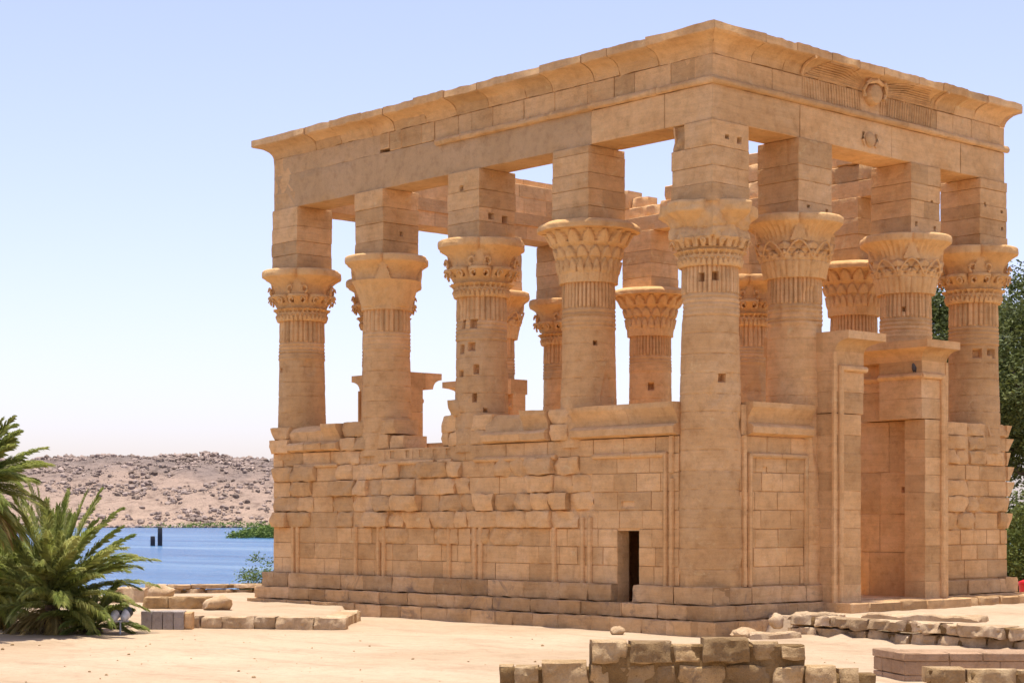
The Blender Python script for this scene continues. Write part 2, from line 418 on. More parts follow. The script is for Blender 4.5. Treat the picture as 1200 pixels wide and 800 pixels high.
def capE(t, z, s=5):       # broken corner capital: one tier, worn block above
    if z < .45: return capA(t, z, s)
    if z < .72: l, u = lob(t, 12); r = .86+.14*l*((z-.45)/.27)-(.1 if .3 < abs(u) < .55 and .5 < z < .64 else 0)
    else:
        r = top_lobes(t, z, .72, .9, 1.40, 1.0, n_=4)
        k = mnoise.noise(Vector((math.cos(t)*1.3+2, math.sin(t)*1.3, 4.2)))
        r -= (max(0, .3+k)*.45+.22*max(0, math.cos(t-math.pi*1.264))**1.5)*smooth(.72, 1.1, z)
        a = abs(math.cos(t)), abs(math.sin(t)); sq = .74/max(a)
        r = max(r, sq)
        r += .11*mnoise.noise(Vector((math.cos(t)*3.2+7, math.sin(t)*3.2, z*2.6)))-.05*max(0, 1-abs(z-1.0-.05*math.sin(t*3))/.05)
    return r+erode(t, z, s, .05)
def make_cap(fn):
    mb = MB(); Z = list(np.linspace(0, CH, 64))
    revolve(mb, (0, 0, Z_CAP0), Z, lambda t, z, i: fn(t, z), 176)
    if fn is capA:
        for k in range(8):
            for sg in (-1, 1): curl(mb, k*math.pi/4+sg*.17, 1.02, .66, .105, .036, sg)
        for k in range(4):
            for sg in (-1, 1): curl(mb, (k+.5)*math.pi/2+sg*.2, 1.03, 1.02, .14, .045, sg)
    if fn is capE:
        for k in range(12): curl(mb, k*math.pi/6, 1.0, .60, .08, .03, 1 if k % 2 else -1)
    if fn is capD:
        for k in range(8):
            for sg in (-1, 1):
                t0 = k*math.pi/4; pts = []
                for q in range(9):
                    a = q/8; tt = t0+sg*(.38*(1-a)**.6); zz = .52+.44*a; pts.append((math.cos(tt)*(.97+.10*a), math.sin(tt)*(.97+.10*a), Z_CAP0+zz))
                tube(mb, pts, [.028]*9, 6)
    return mb
def curl(mb, t, r, z, rad, tr, sg):
    c_ = Vector((math.cos(t)*r, math.sin(t)*r, Z_CAP0+z)); e = Vector((-math.sin(t), math.cos(t), 0)); o = Vector((math.cos(t), math.sin(t), 0)); pts = []
    for k in range(15):
        a = -1.3+k*.36; q = rad*(1-.045*k); pts.append(tuple(c_+e*sg*math.cos(a)*q+Vector((0, 0, 1))*math.sin(a)*q+o*(.10*(k/14)-.02)))
    tube(mb, pts, [tr*(1-.035*k) for k in range(15)], 7)
def make_pier(seed, holes=(), broken=0):
    """square block pier: holes = (face 0:-X 1:-Y, s, z, w, h)"""
    mb = MB(); rs = random.Random(seed)
    js = [Z_CAP1-.06]; 
    while js[-1] < Z_PIER-.7: js.append(js[-1]+rs.uniform(.40, .56))
    js.append(Z_PIER)
    for k, (a, b_) in enumerate(zip(js, js[1:])):
        ox, oy = rs.uniform(-.012, .012), rs.uniform(-.012, .012); hx = HP+rs.uniform(-.012, .008)
        bev = .011
        zs = [a+.003, a+.003+bev]+list(np.linspace(a+.08, b_-.08, 9))+[b_-.003-bev, b_-.003]
        per = []
        m_ = 24
        for f in range(4):
            for i in range(m_):
                s = -hx+2*hx*i/m_
                per.append((f, s, {0: (-hx, -s), 1: (s, -hx), 2: (hx, s), 3: (-s, hx)}[f], {0: (-1, 0), 1: (0, -1), 2: (1, 0), 3: (0, 1)}[f]))
        vj = [rs.uniform(-.35, .35) if rs.random() < .6 else 9 for _ in range(4)]
        vs, fs = [], []; K = len(per)
        for iz, z in enumerate(zs):
            for (f, s, (x, y), (nx, ny)) in per:
                d = 0
                if iz in (0, len(zs)-1): d -= bev*(1.1+1.2*mnoise.noise(Vector((x*4, y*4, z+seed))))
                if abs(abs(s)-hx) < .01: d -= .015
                if abs(s-vj[f]) < .035: d -= .016
                d += .02*mnoise.noise(Vector((x*2.5+seed, y*2.5, z*2.5)))+.008*mnoise.noise(Vector((x*8+seed, y*8, z*8)))
                if broken and k == len(js)-2 and f in (0, 3) and y > .25: d -= .12*(1+ns(y*3, z*3, 2))
                for (hf, hs, hz, hw, hh) in holes:
                    if hf == f and abs(({0: y, 1: x, 2: y, 3: x}[f])-hs) < hw/2 and abs(z-hz) < hh/2: d -= .25
                vs.append((x+ox+nx*d, y+oy+ny*d, z))
        for iz in range(len(zs)-1):
            for i in range(K): fs.append((iz*K+i, iz*K+(i+1) % K, (iz+1)*K+(i+1) % K, (iz+1)*K+i))
        fs += [tuple(range(K)), tuple(range((len(zs)-1)*K, len(zs)*K))]
        mb.add(vs, fs)
    return mb

def mesh_of(ob): return ob.data
caps = {}
def cap_mesh(kind):
    if kind not in caps: caps[kind] = make_cap({'A': capA, 'B': capB, 'C': capC, 'D': capD, 'E': capE}[kind])
    return caps[kind]
cap_src = {}
A_L, A_F = math.pi, math.pi*1.5         # outward directions of the long and the short face
d45 = math.pi*1.25
COLS = [
 # x, y, capital, shaft holes, pier holes, broken
 (KX[0], KY[0], 'E', [(d45-.35, 9.12, .13, .2), (d45+.12, 9.14, .15, .2), (d45+.35, 6.55, .2, .2)], [(1, -.12, 12.72, .12, .1), (1, .32, 12.68, .1, .1)], 1),
 (KX[0], KY[1], 'C', [(d45+.25, 7.75, .12, .1)], [], 0),
 (KX[0], KY[2], 'A', [(d45-.25, 8.62, .2, .24), (d45-.75, 8.62, .15, .22), (d45-.35, 7.95, .24, .24), (d45-.8, 7.9, .15, .2), (d45-.15, 7.3, .14, .24), (d45-.85, 7.2, .16, .2), (d45-.2, 6.5, .12, .2), (d45+.2, 6.1, .1, .1)], [(0, .1, 12.6, .14, .14), (1, -.25, 11.75, .18, .16), (1, .3, 11.72, .2, .16)], 0),
 (KX[0], KY[3], 'B', [], [(1, .0, 11.75, .08, .1)], 0),
 (KX[0], KY[4], 'A', [(d45-1.0, 7.85, .2, .1)], [], 0),
 (KX[1], KY[0], 'D', [], [(1, -.3, 11.3, .06, .08), (1, .45, 11.25, .06, .1)], 0),
 (KX[2], KY[0], 'D', [(d45-.25, 8.95, .1, .14)], [(1, .4, 11.3, .06, .1), (1, -.5, 11.35, .06, .1), (1, .3, 12.1, .06, .06)], 0),
 (KX[3], KY[0], 'A', [(d45-.05, 7.9, .26, .22), (d45+.5, 7.95, .15, .18), (d45+.75, 7.9, .12, .18)], [(1, -.5, 12.3, .06, .08), (1, .4, 12.2, .06, .08), (1, .5, 11.7, .06, .08)], 0),
 (KX[3], KY[1], 'C', [], [], 0), (KX[3], KY[2], 'A', [], [], 0), (KX[3], KY[3], 'C', [(d45, 7.6, .2, .2)], [], 0), (KX[3], KY[4], 'A', [], [], 0),
 (KX[1], KY[4], 'A', [], [], 0), (KX[2], KY[4], 'D', [], [], 0)]
for i, (x, y, kind, sh, ph, br) in enumerate(COLS):
    c_ = make_shaft(sh, i+1, {'A': 28, 'B': 28, 'C': 40, 'D': 36, 'E': 36}[kind], 4.9 if i in (1, 2, 3, 4, 7) else 7.3 if i == 6 else .95).build("column", M_STONE, kiosk, 30)
    c_.location = (x, y, 0)
    if kind not in cap_src:
        cp = make_cap({'A': capA, 'B': capB, 'C': capC, 'D': capD, 'E': capE}[kind]).build("capital", M_CAP, c_, 40); cap_src[kind] = cp
    else:
        cp = cap_src[kind].copy(); col.objects.link(cp); cp.parent = c_
        if kind in 'AD': cp.rotation_euler = (0, 0, math.pi/2*(i % 4))
    if kind == 'B': cp["label"] = "plain unfinished bell capital"
    make_pier(i+50, ph, br).build("pier", M_STONE, c_, 30)

# ---- screen walls
ZP = 1.22; COURSE = [ZP+.49*i for i in range(8)]     # 1.22 .. 4.65
NW = .71
NICHE = (1.88, 2.67, .6, 2.63)
SCREEN_PROF = lambda n_: [(n_-.3, 5.12), (n_+.02, 5.12), (n_+.20, 5.17), (n_+.22, 5.34), (n_+.15, 5.40), (n_+.03, 5.44), (n_+.05, 5.55), (n_+.11, 5.70), (n_+.20, 5.82), (n_+.22, 5.86), (n_+.22, 5.98), (n_-.3, 5.98)]
def boss(s, z):
    if z < 2.7: return .07 if (z > 2.0 and random.random() < .3 and 5 < s < 13) else 0
    if s < 4.2: return .05 if (s > 3.2 and random.random() < .4 and z < 4.2) else 0
    return rnd(.08, .27) if random.random() < .74 else 0
TOOTH = {i: [rnd(-.4, .4) for _ in range(12)] for i in (1, 2, 3)}
def long_bay(i, T, near):
    s0, s1 = KY[i], KY[i+1]
    if i == 0: s0 += .45
    if i == 3: s1 += .62
    mb = MB()
    holes = [NICHE] if (near and i == 0) else []
    sock = []
    if near and i == 2: sock = [(8.95+.62*k+(.1 if k == 5 else 0), 9.07+.62*k+(.16 if k == 5 else 0), 4.82, 5.02, .3) for k in range(1, 6)]
    if near and i == 0: sock = [(2.05, 2.5, 3.25, 3.42, .12)]
    if near:
        for k in range(8):
            ta, tb = s0+(TOOTH[i][k] if i else 0), s1+(TOOTH[i+1][k] if i < 3 else 0)
            if k < 7: ashlar(mb, T, ta, tb, COURSE[k:k+2], .35, NW, 1.05, gap=.011, holes=holes, dents=sock, rough=boss, bev=.012)
        ashlar(mb, T, ta, tb, [4.65, 5.10], .35, NW, 1.1, gap=.012, dents=sock, rough=(lambda s, z: .04 if s > 13.5 and random.random() < .5 else 0))
    # core and inside face
    top = {0: 5.96, 1: 5.96, 2: 5.08, 3: 5.9}[i] if near else 5.9
    core = MB()
    def cb(a, b_, z0, z1, n0=-.62, n1=NW-.035):
        box(mb, T, a, b_, z0, z1, n0, n1)
    if holes:
        cb(s0, NICHE[0], ZP-.5, top-.9, .25); cb(NICHE[1], s1, ZP-.5, top-.9, .25); cb(NICHE[0], NICHE[1], NICHE[3]+.01, top-.9, .25)
        # unseen closed passage behind the niche, shaped deep to keep the opening dark
        for q in ((s0, .9, .7, 4.9, -3.4, .249), (4.6, 4.8, .7, 4.9, -3.4, .249), (s0, 4.8, .7, 4.9, -3.6, -3.41), (s0, 4.8, 3.3, 5.0, -3.6, .249)): box(core, T, *q)
    else: cb(s0, s1, ZP-.5, 5.06)
    core.build('wall_core', M_INNER, kiosk) if False else mb.add(core.v, core.f)
    inner = inv(T, 0.0)
    if not holes: ashlar(mb, inner, s0, s1, [ZP-.4+.56*k for k in range(9)], .5, .68, 1.3, gap=.02)
    if not near: ashlar(mb, T, s0, s1, COURSE+[5.1, 5.9], .35, NW, 1.2, gap=.02)
    if near and i in (0, 1, 3): cb(s0 + (0 if i else 0), s1-.03, top-.95, 5.9 if i != 1 else 5.6, -.6, NW-.25)
    if not near: ashlar(mb, inner, s0, s1, [5.08-.4+.04, 5.4, 5.9], .3, .66, 1.2, gap=.02)
    w = mb.build("screen_wall", M_STONE, kiosk)
    # crowning moulding and panel mouldings
    if near:
        cm = MB(); P = SCREEN_PROF(NW)
        segs = {0: [(.45, 2.2), (2.2, 4.30)], 1: [(5.28, 6.3), (6.3, 7.95)], 2: [], 3: [(14.8, 15.6), (15.6, 16.5), (16.5, 17.4)]}[i]
        for (a, b_) in segs:
            pr = P
            if i == 1 and a > 6: pr = P[:6]+[(NW+.0, 5.62), (NW-.02, 5.78), (NW-.1, 5.9), (NW-.3, 5.93)]
            if i == 3 and a > 15: pr = P[:7]+[(NW+.08, 5.66), (NW+.1, 5.76), (NW-.04, 5.86), (NW-.3, 5.95)]
            sweep(cm, T, a+.006, b_-.006, pr, wear=.018 if i == 0 else .045)
        # loose top stones beside the broken parts
        if i == 2:
            for (a, b_, z0, z1, n1_) in ((12.55, 13.4, 5.11, 5.55, .66), (11.9, 12.52, 5.11, 5.5, .56), (12.3, 13.4, 5.56, 6.0, .62), (8.9, 9.6, 5.11, 5.5, .74), (9.62, 9.98, 5.11, 5.55, .7), (8.9, 9.95, 5.51, 6.0, .72)):
                q_ = MB(); block(q_, T, a, b_, z0, z1, -.4, n1_, .018, .05, .1, corner=.12); q_.build('coping_stone', M_STONE, w)
        if i == 1:
            for (a, b_, z0, z1, n1_) in ((7.96, 8.95, 5.11, 5.5, .73), (7.7, 8.95, 5.52, 5.97, .7), (4.46, 5.2, 5.11, 5.55, .86), (4.46, 5.22, 5.56, 5.97, .84), (9.0, 9.5, 5.97, 6.45, .82)):
                q_ = MB(); block(q_, T, a, b_, z0, z1, -.4, n1_, .018, .05, .1, corner=.14); q_.build('coping_stone', M_STONE, w)
        if i == 3:
            for (a, b_, z0, z1, n1_) in ((13.4, 14.0, 5.11, 5.52, .82), (14.02, 14.75, 5.11, 5.5, .86), (13.4, 14.7, 5.54, 5.99, .78), (17.42, 18.4, 5.11, 5.55, .92), (17.45, 18.45, 5.57, 5.95, .86)):
                q_ = MB(); block(q_, T, a, b_, z0, z1, -.4, n1_, .02, .06, .1, corner=.16); q_.build('coping_stone', M_STONE, w)
        if cm.v: cm.build("coping", M_STONE, w)
        ya, yb = KY[i]+.62, KY[i+1]-.70
        zt = 4.66
        lo = 1.2
        def vert(s, z0, z1):
            f_ = MB(); sweep(f_, lambda p, d, q: T(q, d, p), z0, z1, circ_prof(NW+.02, s, .075, 8), wear=.008); f_.build("frame_moulding", M_STONE, w)
        def horiz(a, b_, z):
            f_ = MB(); sweep(f_, T, a, b_, circ_prof(NW+.02, z, .07, 8), wear=.01); f_.build("frame_moulding", M_STONE, w)
        if i == 0: vert(.9, lo, zt); vert(.68, lo, 4.0); vert(.68, 4.15, 5.1); horiz(.85, 2.1, zt-.03); horiz(2.12, 3.55, zt-.03)
        elif i == 1: horiz(5.0, 6.4, zt); horiz(6.42, 8.4, zt)
        elif i == 2: horiz(9.4, 10.0, zt); horiz(10.2, 12.8, zt)
        else: horiz(14.9, 17.2, zt)
        for s in ((KY[i]+.62, KY[i+1]-.78, KY[i+1]-.52) if i else (KY[1]-.78, KY[1]-.5)):
            vert(s, lo, 2.72 if i else 3.0)
    return w
for i in range(4): long_bay(i, TL, True)
for i in range(4): long_bay(i, TLF, False)

# short face left bay
mb = MB()
ashlar(mb, TS, .35, 3.5, COURSE, .35, NW, 1.0, gap=.01, dents=[(1.28, 1.42, 4.15, 4.28, .2)])
ashlar(mb, TS, .35, 3.5, [4.65, 5.10], .35, NW, 1.2, gap=.016)
box(mb, TS, .4, 3.5, ZP-.5, 5.9, -.6, NW-.04)
w = mb.build("screen_wall", M_STONE, kiosk)
cm = MB(); P = SCREEN_PROF(NW)
sweep(cm, TS, .62, 3.18, P, c0=0, wear=.014)
sweep(cm, TS, .4, .61, [(NW-.3, 5.12), (NW, 5.12), (NW, 5.9), (NW-.3, 5.9)], wear=.01)
cm.build("coping", M_STONE, w)
fm = MB()
for s, z1 in ((.72, 4.62), (3.02, 4.62)):
    sweep(fm, lambda p, d, q: TS(q, d, p), 1.2, z1, circ_prof(NW+.02, s, .075, 8), wear=.008)
sweep(fm, lambda p, d, q: TS(q, d, p), 1.2, 5.1, circ_prof(NW+.02, .48, .07, 8), wear=.008)
sweep(fm, TS, .66, 1.95, circ_prof(NW+.02, 4.6, .07, 8), wear=.008); sweep(fm, TS, 1.97, 3.08, circ_prof(NW+.02, 4.6, .07, 8), wear=.008)
fm.build("frame_moulding", M_STONE, w)
# short face right bay: rough, unfinished, with toothing stones at the corner
mb = MB()
def rboss(s, z): return rnd(.05, .17) if (z > 2.6 and random.random() < .75) else 0
zr = [1.2, 1.75, 2.2, 2.65, 3.15, 3.62, 4.1, 4.55, 4.98, 5.4, 5.8]
ashlar(mb, TS, 8.7, 12.72, zr, .35, NW, .95, gap=.024, rough=rboss)
box(mb, TS, 8.7, 12.68, ZP-.5, 5.76, -.6, NW-.04)
for k, (a, b_) in enumerate(zip(zr, zr[1:])):
    if a < 2.6: continue
    ov = [.28, .12, .34, .3, .12, .35, .22, .3][(k-3) % 8]
    # stones whose outer end is undercut, left from the unfinished corner torus
    prof = [(12.66, a+.02), (12.66+ov*.35, a+.03), (12.72+ov*.8, a+.3), (12.72+ov, b_-.03), (12.66, b_-.02)]
    sweep(mb, lambda p, d, q: TS(d, p, q), .1, NW+rnd(0, .06), prof, wear=.03)
mb.build("screen_wall", M_STONE, kiosk)["label"] = "rough unfinished corner wall with toothing stones"
# far short screens (inside faces seen through the gaps)
for (a, b_) in ((.4, 3.5), (8.5, 11.6)):
    mb = MB(); ashlar(mb, inv(TSF), a, b_, [.8+.56*k for k in range(10)], .4, .68, 1.2, gap=.02)
    ashlar(mb, TSF, a, b_, COURSE+[5.1, 5.9], .3, NW, 1.2, gap=.02); box(mb, TSF, a, b_, ZP-.5, 5.85, -.6, NW-.04)
    mb.build("screen_wall", M_STONE, kiosk)

# ---- plinth and steps
mb = MB()
E0, E1 = -.2, YF+.2
def pl_side(T, s0, s1, hole=None, jit=1.0):
    for (z0, z1, n1_, avg, ext) in ((.76, 1.22, .94, 1.5, .94), (.38, .75, 1.12, 1.2, 1.12), (-.12, .37, 1.30, 1.0, 1.30)):
        h = [hole] if hole and z0 > .7 else []
        ashlar(mb, T, s0-(ext if s0 < 1 else 0), s1+(ext if s1 > 10 else 0), [z0, z1], .3, n1_, avg, gap=.012, holes=h, bev=.018, amp=.05, res=.1)
pl_side(TL, 0, YF, NICHE)
pl_side(TLF, 0, YF); pl_side(TSF, 0, XF)
for (z0, z1, n1_, avg, a, b_) in ((.76, 1.2, .94, 1.5, -.94, 3.5), (.76, 1.17, .94, 1.4, 9.1, 12.95), (.38, .75, 1.12, 1.2, -1.12, 13.1), (-.12, .37, 1.30, 1.0, -1.3, 13.3)):
    ashlar(mb, TS, a, b_, [z0, z1], .3, n1_, avg, gap=.012, bev=.018, amp=.04, res=.11)
box(mb, TL, -.6, YF+.6, -.1, .70, -XF-.6, .7)            # solid core and floor
mb.build("plinth", M_BASE, kiosk)
mb = MB()
ashlar(mb, TS, 3.3, 8.9, [.38, .74], -2, 2.0, 1.6, gap=.02, bev=.03, amp=.03, res=.14)
ashlar(mb, TS, 8.9, 13.6, [.36, .72], -1, 1.75, .8, gap=.03, bev=.04, amp=.05, res=.14)
mb.build("door_step", M_BASE, kiosk)

# ---- door jambs
def jamb(x0, x1, door_side, T, y_in, solid_bottom):
    """x0..x1 along the facade; door_side +1 if the doorway is towards +s"""
    mb = MB(); NF = 1.35
    zs = [.72, 1.2, 1.7, 2.2, 2.7, 3.2, 3.7, 4.2, 4.7, 5.2, 5.76]
    lo0, lo1 = (x0, x1-.12) if door_side > 0 else (x0+.16, x1)
    ashlar(mb, T, lo0, lo1, zs, .66, NF, 3, gap=.004, bev=.006, amp=.01)
    ashlar(mb, T, x0, x1, [5.78, 6.35, 6.9, 7.45], -.1, NF, 3, gap=.004, bev=.006, amp=.01)
    s_side = x0 if door_side > 0 else x1
    sweep(mb, lambda p, d, q: T(q, d, p), .72, 7.4, [(NF-.05, s_side-.06), (NF+.02, s_side-.06), (NF+.02, s_side+.06), (NF-.05, s_side+.06)], wear=.006)
    # inner return behind the leaf recess
    b0, b1 = (x0+.1, x1-.45) if door_side > 0 else (x0+.45, x1-.1)
    ashlar(mb, T, b0, b1, [5.78, 6.6, 7.45], -y_in, -.11, 3, gap=.01)
    p0, p1 = (x0, x1-.6) if door_side > 0 else (x0+.6, x1)
    if T is TS and door_side < 0:           # recess for the door leaf, with two bolt sockets
        ashlar(mb, TL, -.655, 1.55, [.72, 2.0, 3.1, 4.3, 5.765], -x1, -p0, 1.6, gap=.006, amp=.012, dents=[(-.5, -.26, 3.7, 3.86, .2)])
    else: ashlar(mb, T, p0, p1, [.72, 1.9, 3.0, 4.2, 5.765], -y_in, .655, 3, gap=.01)
    j = mb.build("door_jamb", M_STONE, kiosk, 30)
    cm = MB()
    c = NF
    prof = [(c-.4, 7.40), (c, 7.40), (c+.02, 7.48), (c+.06, 7.56), (c+.14, 7.64), (c+.28, 7.70), (c+.46, 7.735), (c+.46, 7.95), (c-.4, 7.95)]
    k = 1
    a0, a1 = x0, x1
    # front cavetto, mitred on the door side
    def T2(s, d, z): return T(s, d, z)
    m_ = len(prof); vs = []
    for end in (0, 1):
        for (d, z) in prof:
            o = max(0, d-c)*.85
            s = a0-(o if (door_side < 0 and end == 0) else 0) if end == 0 else a1+(o if (door_side > 0 and end == 1) else 0)
            vs.append(T(s, d, z))
    fs = [(i, (i+1) % m_, m_+(i+1) % m_, m_+i) for i in range(m_)]+[tuple(range(m_)), tuple(range(m_, 2*m_))]
    cm.add(vs, fs)
    # door-side cavetto running inwards
    edge = a1 if door_side > 0 else a0
    vs = []
    for nn in (c-.38, -y_in):
        for (d, z) in prof:
            o = (d-c)*.85
            n_ = nn if nn < 0 or d < c else nn+(d-c)
            n_ = min(nn, c) if nn > 0 else nn
            vs.append(T(edge+door_side*o, (n_+.38+max(0, d-c)) if nn > 0 else n_, z))
    cm.add(vs, fs)
    lo, hi = (x0, x1-.3) if door_side > 0 else (x0+.3, x1)
    box(cm, T, lo+.002, hi-.002, 7.42, 7.947, -y_in+.01, c-.35)
    cm.build("cornice", M_STONE, j, 35)
    tm = MB()
    tz = 6.98
    a, b_ = (x0+.17, x1+.06) if door_side > 0 else (x0-.06, x1-.17)
    sweep(tm, T, a, b_, circ_prof(c+.03, tz, .085, 10), wear=.006)
    s_ = a+.06 if door_side > 0 else b_-.06
    sweep(tm, lambda p, d, q: T(q, d, p), .75, tz+.05, circ_prof(c+.03, s_, .085, 10), wear=.006)
    e = edge
    sweep(tm, lambda p, d, q: T(d, p, q), -.1, c+.05, circ_prof(e, tz, .09, 10), wear=.015)
    sweep(tm, lambda p, d, q: T(d, p, q), -y_in+.05, -.11, circ_prof(b1 if door_side > 0 else b0, tz, .09, 10), wear=.015)
    tm.build("torus_moulding", M_STONE, j)
    return j
jamb(3.45, 4.72, 1, TS, 1.1, True)
jr = jamb(7.40, 8.60, -1, TS, 1.1, True)
jamb(3.45, 4.72, 1, TSF, 1.1, True); jamb(8.0, 9.15, -1, TSF, 1.1, True)

# ---- architraves, frieze, torus, cornice
CP = lambda n_: [(n_-.5, 14.78), (n_, 14.78), (n_+.015, 14.86), (n_+.05, 14.95), (n_+.12, 15.04), (n_+.24, 15.12), (n_+.40, 15.17), (n_+.50, 15.19), (n_+.53, 15.22), (n_+.53, 15.42), (n_-.5, 15.43)]
NA = .66
def top_side(T, s0, s1, near, upper=True, cor0=1, cor1=1, corn=(None, None), jit=0):
    mb = MB()
    zz = [13.1, 14.02]
    if T is TL:
        ashlar(mb, T, s0-NA, 3.7, zz, -.5, NA, 2.3, gap=.012, bev=.015, amp=.014)
    else:
        ashlar(mb, T, s0-NA, s1+NA, [13.1, 14.02] if near else [13.1, 13.62], -.5, NA, 3.6, gap=.012, bev=.015, amp=.014)
    if T is not TL and not near: pass
    a = mb.build("architrave", M_STONE, kiosk, 30)
    if T is TL:
        pm = MB(); block(pm, T, 3.71, s1+NA, 13.1, 14.19, -.45, NA-.012, .004, .03, .25); block(pm, T, 12.9, s1+NA, 14.191, 14.775, -.45, NA-.012, .004, .03, .2)
        q = pm.build("repaired_section", M_PLAST, a); q["label"] = "smooth grey-brown restored stretch"
    fm = MB()
    if near:
        e1 = 8.6 if T is TL else s1+NA
        ashlar(fm, T, s0-NA, e1, [14.2, 14.775], -.3, NA, 1.05, gap=.014, bev=.014, amp=.012)
        ashlar(fm, T, s0-NA, 3.7 if T is TL else s1+NA, [14.025, 14.195], -.3, NA-.01, 2.2, gap=.01)
        if T is TL:
            ashlar(fm, T, 8.6, 12.4, [14.2, 14.775], -.3, NA+.0, .9, gap=.014)
            block(fm, T, 12.42, 12.88, 14.30, 14.775, -.3, NA+.01)
    if T is TSF:
        ashlar(fm, inv(T), .3, XF-.3, [14.03, 14.62, 15.1], -.3, .42, 1.4, gap=.016)
        ashlar(fm, T, s0-NA, s1+NA, [13.63, 14.775], -.4, NA, 1.4, gap=.016)
    if near: ashlar(fm, inv(T), (.7), s1-.7, [14.04, 14.7, 15.3], -.3, .38, 1.4, gap=.016)
    if T is TSF: box(fm, T, .3, XF-.3, 13.6, 14.03, -.55, .5)
    if len(fm.v): fm.build("frieze", M_STONE, a, 30)
    if near:
        tm = MB()
        if T is TL:
            pts = splits(s0-NA, 10.15, 2.4)
            for k, (p, q) in enumerate(zip(pts, pts[1:])):
                sweep(tm, T, (p if k else s0)+(.004 if k else 0), q-.004, [(d-.0, z) for d, z in circ_prof(NA+.03, 14.11, .10, 10)], c0=1 if k == 0 else 0, wear=.02)
        else:
            pts = splits(s0, s1+NA+.1, 2.6)
            for k, (p, q) in enumerate(zip(pts, pts[1:])):
                sweep(tm, T, p+(.004 if k else 0), q-.004, circ_prof(NA+.03, 14.11, .10, 10), c0=1 if k == 0 else 0, wear=.012)
        tm.build("torus_moulding", M_STONE, a)
    # cornice stones
    cm = MB(); P = CP(NA)
    c0s, c1s = corn
    pts = splits(c0s if c0s is not None else s0, c1s if c1s is not None else s1, 1.25)
    for k, (p, q) in enumerate(zip(pts, pts[1:])):
        first, last = k == 0 and c0s is None, k == len(pts)-2 and c1s is None
        dz = rnd(-.016, .008); dd = rnd(-.055, .01) if not (first or last) else 0
        pr = [(d+(dd if d > NA+.1 else 0), z+(dz if z > 14.8 else 0)) for d, z in P]
        if last and T is TS: pr = [(d if d < NA+.1 else NA+.1+(d-NA-.1)*.62, z) for d, z in P] if False else pr
        g0 = 0 if first else .012; g1 = 0 if last else .012
        sweep(cm, T, p+g0, q-g1, pr, c0=1 if first else 0, c1=(cor1 if last else 0), wear=.03, step=.1)
    cm.build("cornice", M_STONE, a, 35)
    return a
aL = top_side(TL, 0, YF, True)
aS = top_side(TS, 0, XF, True, cor1=.65)
top_side(TSF, 0, XF, False)
# far long side: upper courses broken away
mb = MB()
ashlar(mb, inv(TLF), -NA, YF+NA, [13.1, 13.64], -.5, .56, 3.2, gap=.014)
rs = random.Random(3)
def farblk(s0, s1, z0, z1, n1_): block(mb, inv(TLF), s0, s1, z0, z1, -.5, n1_, .03, .05, .14, corner=.1)
for (s0, s1, z0, z1, n1_) in ((15.2, 18.3, 13.65, 14.2, .42), (15.9, 18.3, 14.21, 14.75, .38), (13.2, 15.18, 13.65, 14.08, .2), (14.25, 14.9, 14.09, 14.72, .3), (13.5, 14.2, 14.09, 14.45, .1), (12.5, 13.18, 13.65, 14.02, .45), (11.0, 12.48, 13.65, 14.1, .5),
    (11.3, 12.4, 14.11, 14.62, .35), (9.2, 10.98, 13.65, 14.15, .45), (9.6, 11.2, 14.16, 14.7, .3), (7.0, 9.18, 13.65, 14.2, .45), (6.2, 9.5, 14.21, 14.78, .4), (7.2, 9.0, 14.79, 15.2, .3), (4.9, 6.98, 13.65, 14.2, .42), (3.4, 4.88, 13.65, 14.18, .5), (3.9, 4.7, 14.19, 14.62, .62),
    (4.72, 6.18, 14.22, 14.8, .3), (2.4, 3.85, 14.21, 14.8, .35), (.7, 3.38, 13.65, 14.2, .45), (.7, 2.38, 14.21, 14.8, .4), (2.9, 3.6, 14.81, 15.25, .35)):
    farblk(s0, s1, z0, z1, n1_)
ashlar(mb, TLF, -NA+1.2, 8.0, [13.65, 14.2, 14.775], .3, NA, 1.4, gap=.016)
aF = mb.build("architrave", M_STONE, kiosk)
cm = MB(); pr = [(d if d < NA+.1 else NA+.1+(d-NA-.1)*.65, z) for d, z in CP(NA)]
pts = [0, 1.1, 2.4, 3.7, 5.0]
for k, (p, q) in enumerate(zip(pts, pts[1:])): sweep(cm, TLF, p+(.012 if k else 0), q-.012, pr, c0=1 if k == 0 else 0, wear=.02)
cm.build("cornice", M_STONE, aF)
# winged sun discs carved on the short face
wm = MB()
def cav(s, f):                    # point on the cornice curve, f 0 bottom .. 1 top
    P = CP(NA)[1:8]; x = f*(len(P)-1); i = min(int(x), len(P)-2); t = x-i
    return P[i][0]*(1-t)+P[i+1][0]*t, P[i][1]*(1-t)+P[i+1][1]*t
def ridge(pts, r): tube(wm, [TS(s, n_, z) for s, n_, z in pts], [r]*len(pts), 6)
SC = 5.95
for sg in (-1, 1):
    for k in range(22):           # lower row of feathers on the frieze
        s = SC+sg*(.45+k*.115); ridge([(s, NA+.004, 14.24), (s+sg*.02, NA+.004, 14.5), (s+sg*.05, NA+.006, 14.76)], .02)
    for k in range(9):            # upper row sweeping out along the cavetto
        f = .1+k*.095; pp = []
        for j in range(14):
            s = SC+sg*(.5+j*.185*(1-.03*k)); d, z = cav(s, min(1, f*(.55+.45*min(1, j/6)))); pp.append((s, d+.006, z))
        ridge(pp, .018)
    d, z = cav(0, .2); ridge([(SC+sg*3.05, cav(0, x/6)[0]+.01, cav(0, x/6)[1]) for x in range(7)], .05)
    # cobras beside the disc
    ridge([(SC+sg*.42, NA+.12, 14.62), (SC+sg*.5, NA+.14, 14.78), (SC+sg*.44, NA+.22, 14.95), (SC+sg*.3, NA+.26, 15.06)], .06)
